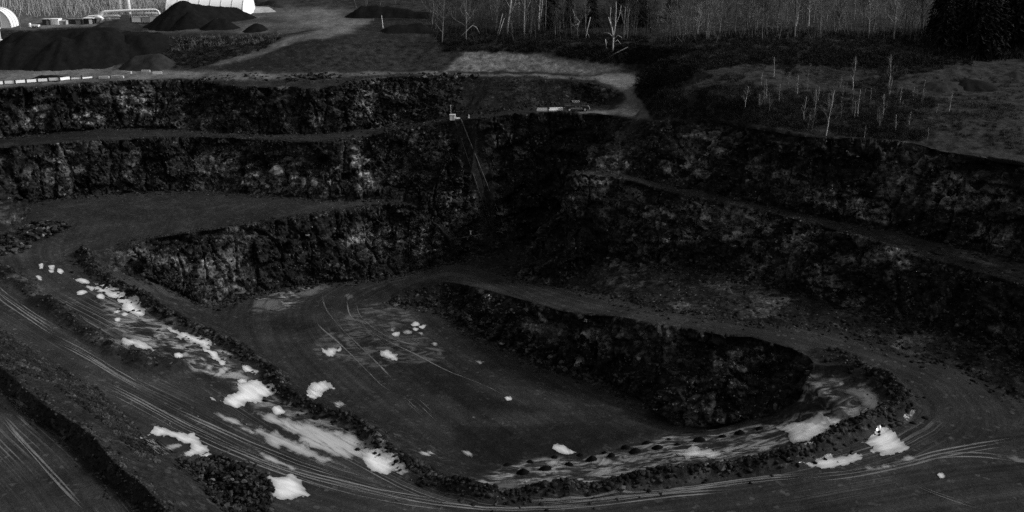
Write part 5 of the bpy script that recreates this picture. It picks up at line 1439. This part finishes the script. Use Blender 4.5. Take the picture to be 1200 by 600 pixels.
def brush(name, pts, h0, h1, nb, w, mat, lean=.35):
    pts = np.repeat(np.asarray(pts, float), nb, 0); n = len(pts)
    h = rng.uniform(h0, h1, n) * rng.uniform(.5, 1, n)
    off = rng.normal(0, .5 * h1 * .5, (n, 2))
    base = pts.copy(); base[:, :2] += off; base[:, 2] -= .12
    a = rng.uniform(0, 6.28, n); d = np.stack([np.cos(a), np.sin(a), np.zeros(n)], 1) * (w * rng.uniform(.5, 1.3, n))[:, None]
    tip = base + np.stack([rng.normal(0, lean, n) * h, rng.normal(0, lean, n) * h, h], 1)
    mid = (base + tip) / 2 + np.stack([rng.normal(0, .08, n) * h, rng.normal(0, .08, n) * h, np.zeros(n)], 1)
    VS = np.stack([base - d, base + d, mid + d * .8, mid - d * .8, tip], 1).reshape(-1, 3)
    o = np.arange(n)[:, None] * 5
    F = np.concatenate([o + np.array([0, 1, 2]), o + np.array([0, 2, 3]), o + np.array([3, 2, 4])])
    ob = link(name, np_mesh(name, VS, F, mat)); ob['kind'] = 'stuff'
def world_pts(n, u0, u1, y0, y1):
    out = []
    for _ in range(n):
        u = random.uniform(u0, u1); y = random.uniform(y0, y1); x = (u - 600) / FPX * (y * CP + 22 * SP); out.append((x, y, gz(x, y)))
    return out
brush('forest_understory', world_pts(1000, -20, 210, 308, 372), 2, 8, 6, .05, M_TWIG_WHITE, .3)
brush('forest_understory', world_pts(700, 500, 775, 254, 310), 1, 4.5, 6, .04, M_TWIG, .3)
brush('forest_understory', world_pts(420, 770, 1110, 240, 290), 1, 5.5, 6, .035, M_TWIG_PALE, .3)
brush('forest_understory', world_pts(500, 1090, 1240, 220, 265), 1, 3, 8, .1, M_BRUSH_DARK, .3)
def bushes(name, pts, r0, r1, nb, w, mat):
    pts = np.asarray(pts, float); m = len(pts); rad = rng.uniform(r0, r1, m) * rng.uniform(.6, 1, m)
    pts = np.repeat(pts, nb, 0); rad = np.repeat(rad, nb); n = len(pts)
    d = rng.normal(0, 1, (n, 3)); d /= np.linalg.norm(d, axis=1, keepdims=True); d[:, 2] = np.abs(d[:, 2]) * .9
    q = pts + d * (rad * rng.uniform(.15, 1, n) ** .6)[:, None]
    ax = d * .6 + rng.normal(0, .45, (n, 3)) + np.array([0, 0, .35]); ax /= np.linalg.norm(ax, axis=1, keepdims=True)
    L = rad * rng.uniform(.3, .8, n)
    sd = np.cross(ax, rng.normal(0, 1, (n, 3))); sd /= np.linalg.norm(sd, axis=1, keepdims=True) + 1e-9
    sd *= (w * rng.uniform(.5, 1.4, n))[:, None]
    VS = np.stack([q - ax * L[:, None] * .5 - sd, q - ax * L[:, None] * .5 + sd, q + ax * L[:, None] * .5], 1).reshape(-1, 3)
    ob = link(name, np_mesh(name, VS, np.arange(n * 3).reshape(-1, 3), mat)); ob['kind'] = 'stuff'
HILL = [(748,94),(775,70),(860,56),(1100,66),(1115,80),(1060,88),(1040,100),(1100,118),(1190,122),(1195,138),(1110,142),(1080,166),(960,158),(860,142),(768,138),(752,118)]
def clumpy(poly, n, sc, thr, seed):
    P = np.array(px_pts(poly, n)); k = fbm(P / sc, 3, seed) > thr
    return P[k]
bushes('hillside_scrub', clumpy(HILL, 5200, 7.0, -.05, 401), .35, 1.0, 34, .022, M_BRUSH)
bushes('dark_scrub', clumpy(HILL, 4200, 9.0, .02, 411), .4, 1.4, 40, .035, M_BRUSH_DARK)
brush('dry_grass', clumpy(HILL, 2600, 6.0, -.05, 421), .2, .6, 7, .03, M_BRUSH, .6)
bushes('dark_scrub', px_pts([(746,98),(752,60),(770,46),(900,34),(1110,40),(1125,60),(1140,76),(1000,80),(880,74),(820,84),(780,112),(752,112)], 2300), .6, 1.8, 44, .05, M_BRUSH_DARK)
bushes('dark_scrub', px_pts([(742,106),(754,121),(762,134),(805,139),(800,98),(757,84)], 420), .35, 1.0, 36, .035, M_BRUSH_DARK)
bushes('dark_scrub', px_pts([(165,80),(185,44),(330,44),(310,58),(230,80)], 800), .4, 1.2, 40, .045, M_BRUSH_DARK)
brush('dry_grass', px_pts([(180,46),(330,40),(320,50),(200,60)], 260), .5, 1.6, 6, .03, M_TWIG_PALE, .3)
bushes('dark_scrub', px_pts([(520,60),(500,30),(760,44),(750,76),(690,72),(640,62)], 1300), .5, 1.5, 44, .05, M_BRUSH_DARK)
brush('dry_grass', px_pts([(330,82),(400,46),(520,50),(520,82)], 1300), .15, .55, 6, .03, M_BRUSH, .6)
brush('dry_grass', px_pts([(545,94),(700,98),(728,112),(700,122),(600,126)], 900), .2, .8, 6, .04, M_BRUSH_DARK, .6)
bushes('dark_scrub', px_pts([(1060,90),(1200,90),(1200,180),(1110,160)], 260), .3, 1.0, 34, .035, M_BRUSH_DARK)
brush('dry_grass', px_pts([(1060,90),(1200,90),(1200,185),(1100,172)], 900), .12, .4, 6, .025, M_BRUSH, .7)
def crowns(n, u0, u1, y0, y1, z0, z1, mat, nb=46, w=.02):
    P = np.array(world_pts(n, u0, u1, y0, y1)); P = P[fbm(P / 8.0, 2, 431) > -.15]; P[:, 2] += rng.uniform(z0, z1, len(P))
    bushes('forest_twigs', P, .7, 2.0, nb, w, mat)
crowns(700, 775, 1100, 240, 290, 2, 8, M_TWIG_PALE)
crowns(600, 505, 775, 254, 300, 2, 8, M_TWIG)
crowns(1100, -10, 206, 312, 356, 1, 7, M_TWIG_WHITE)
print('all done', round(time.time() - T0, 1), 's')
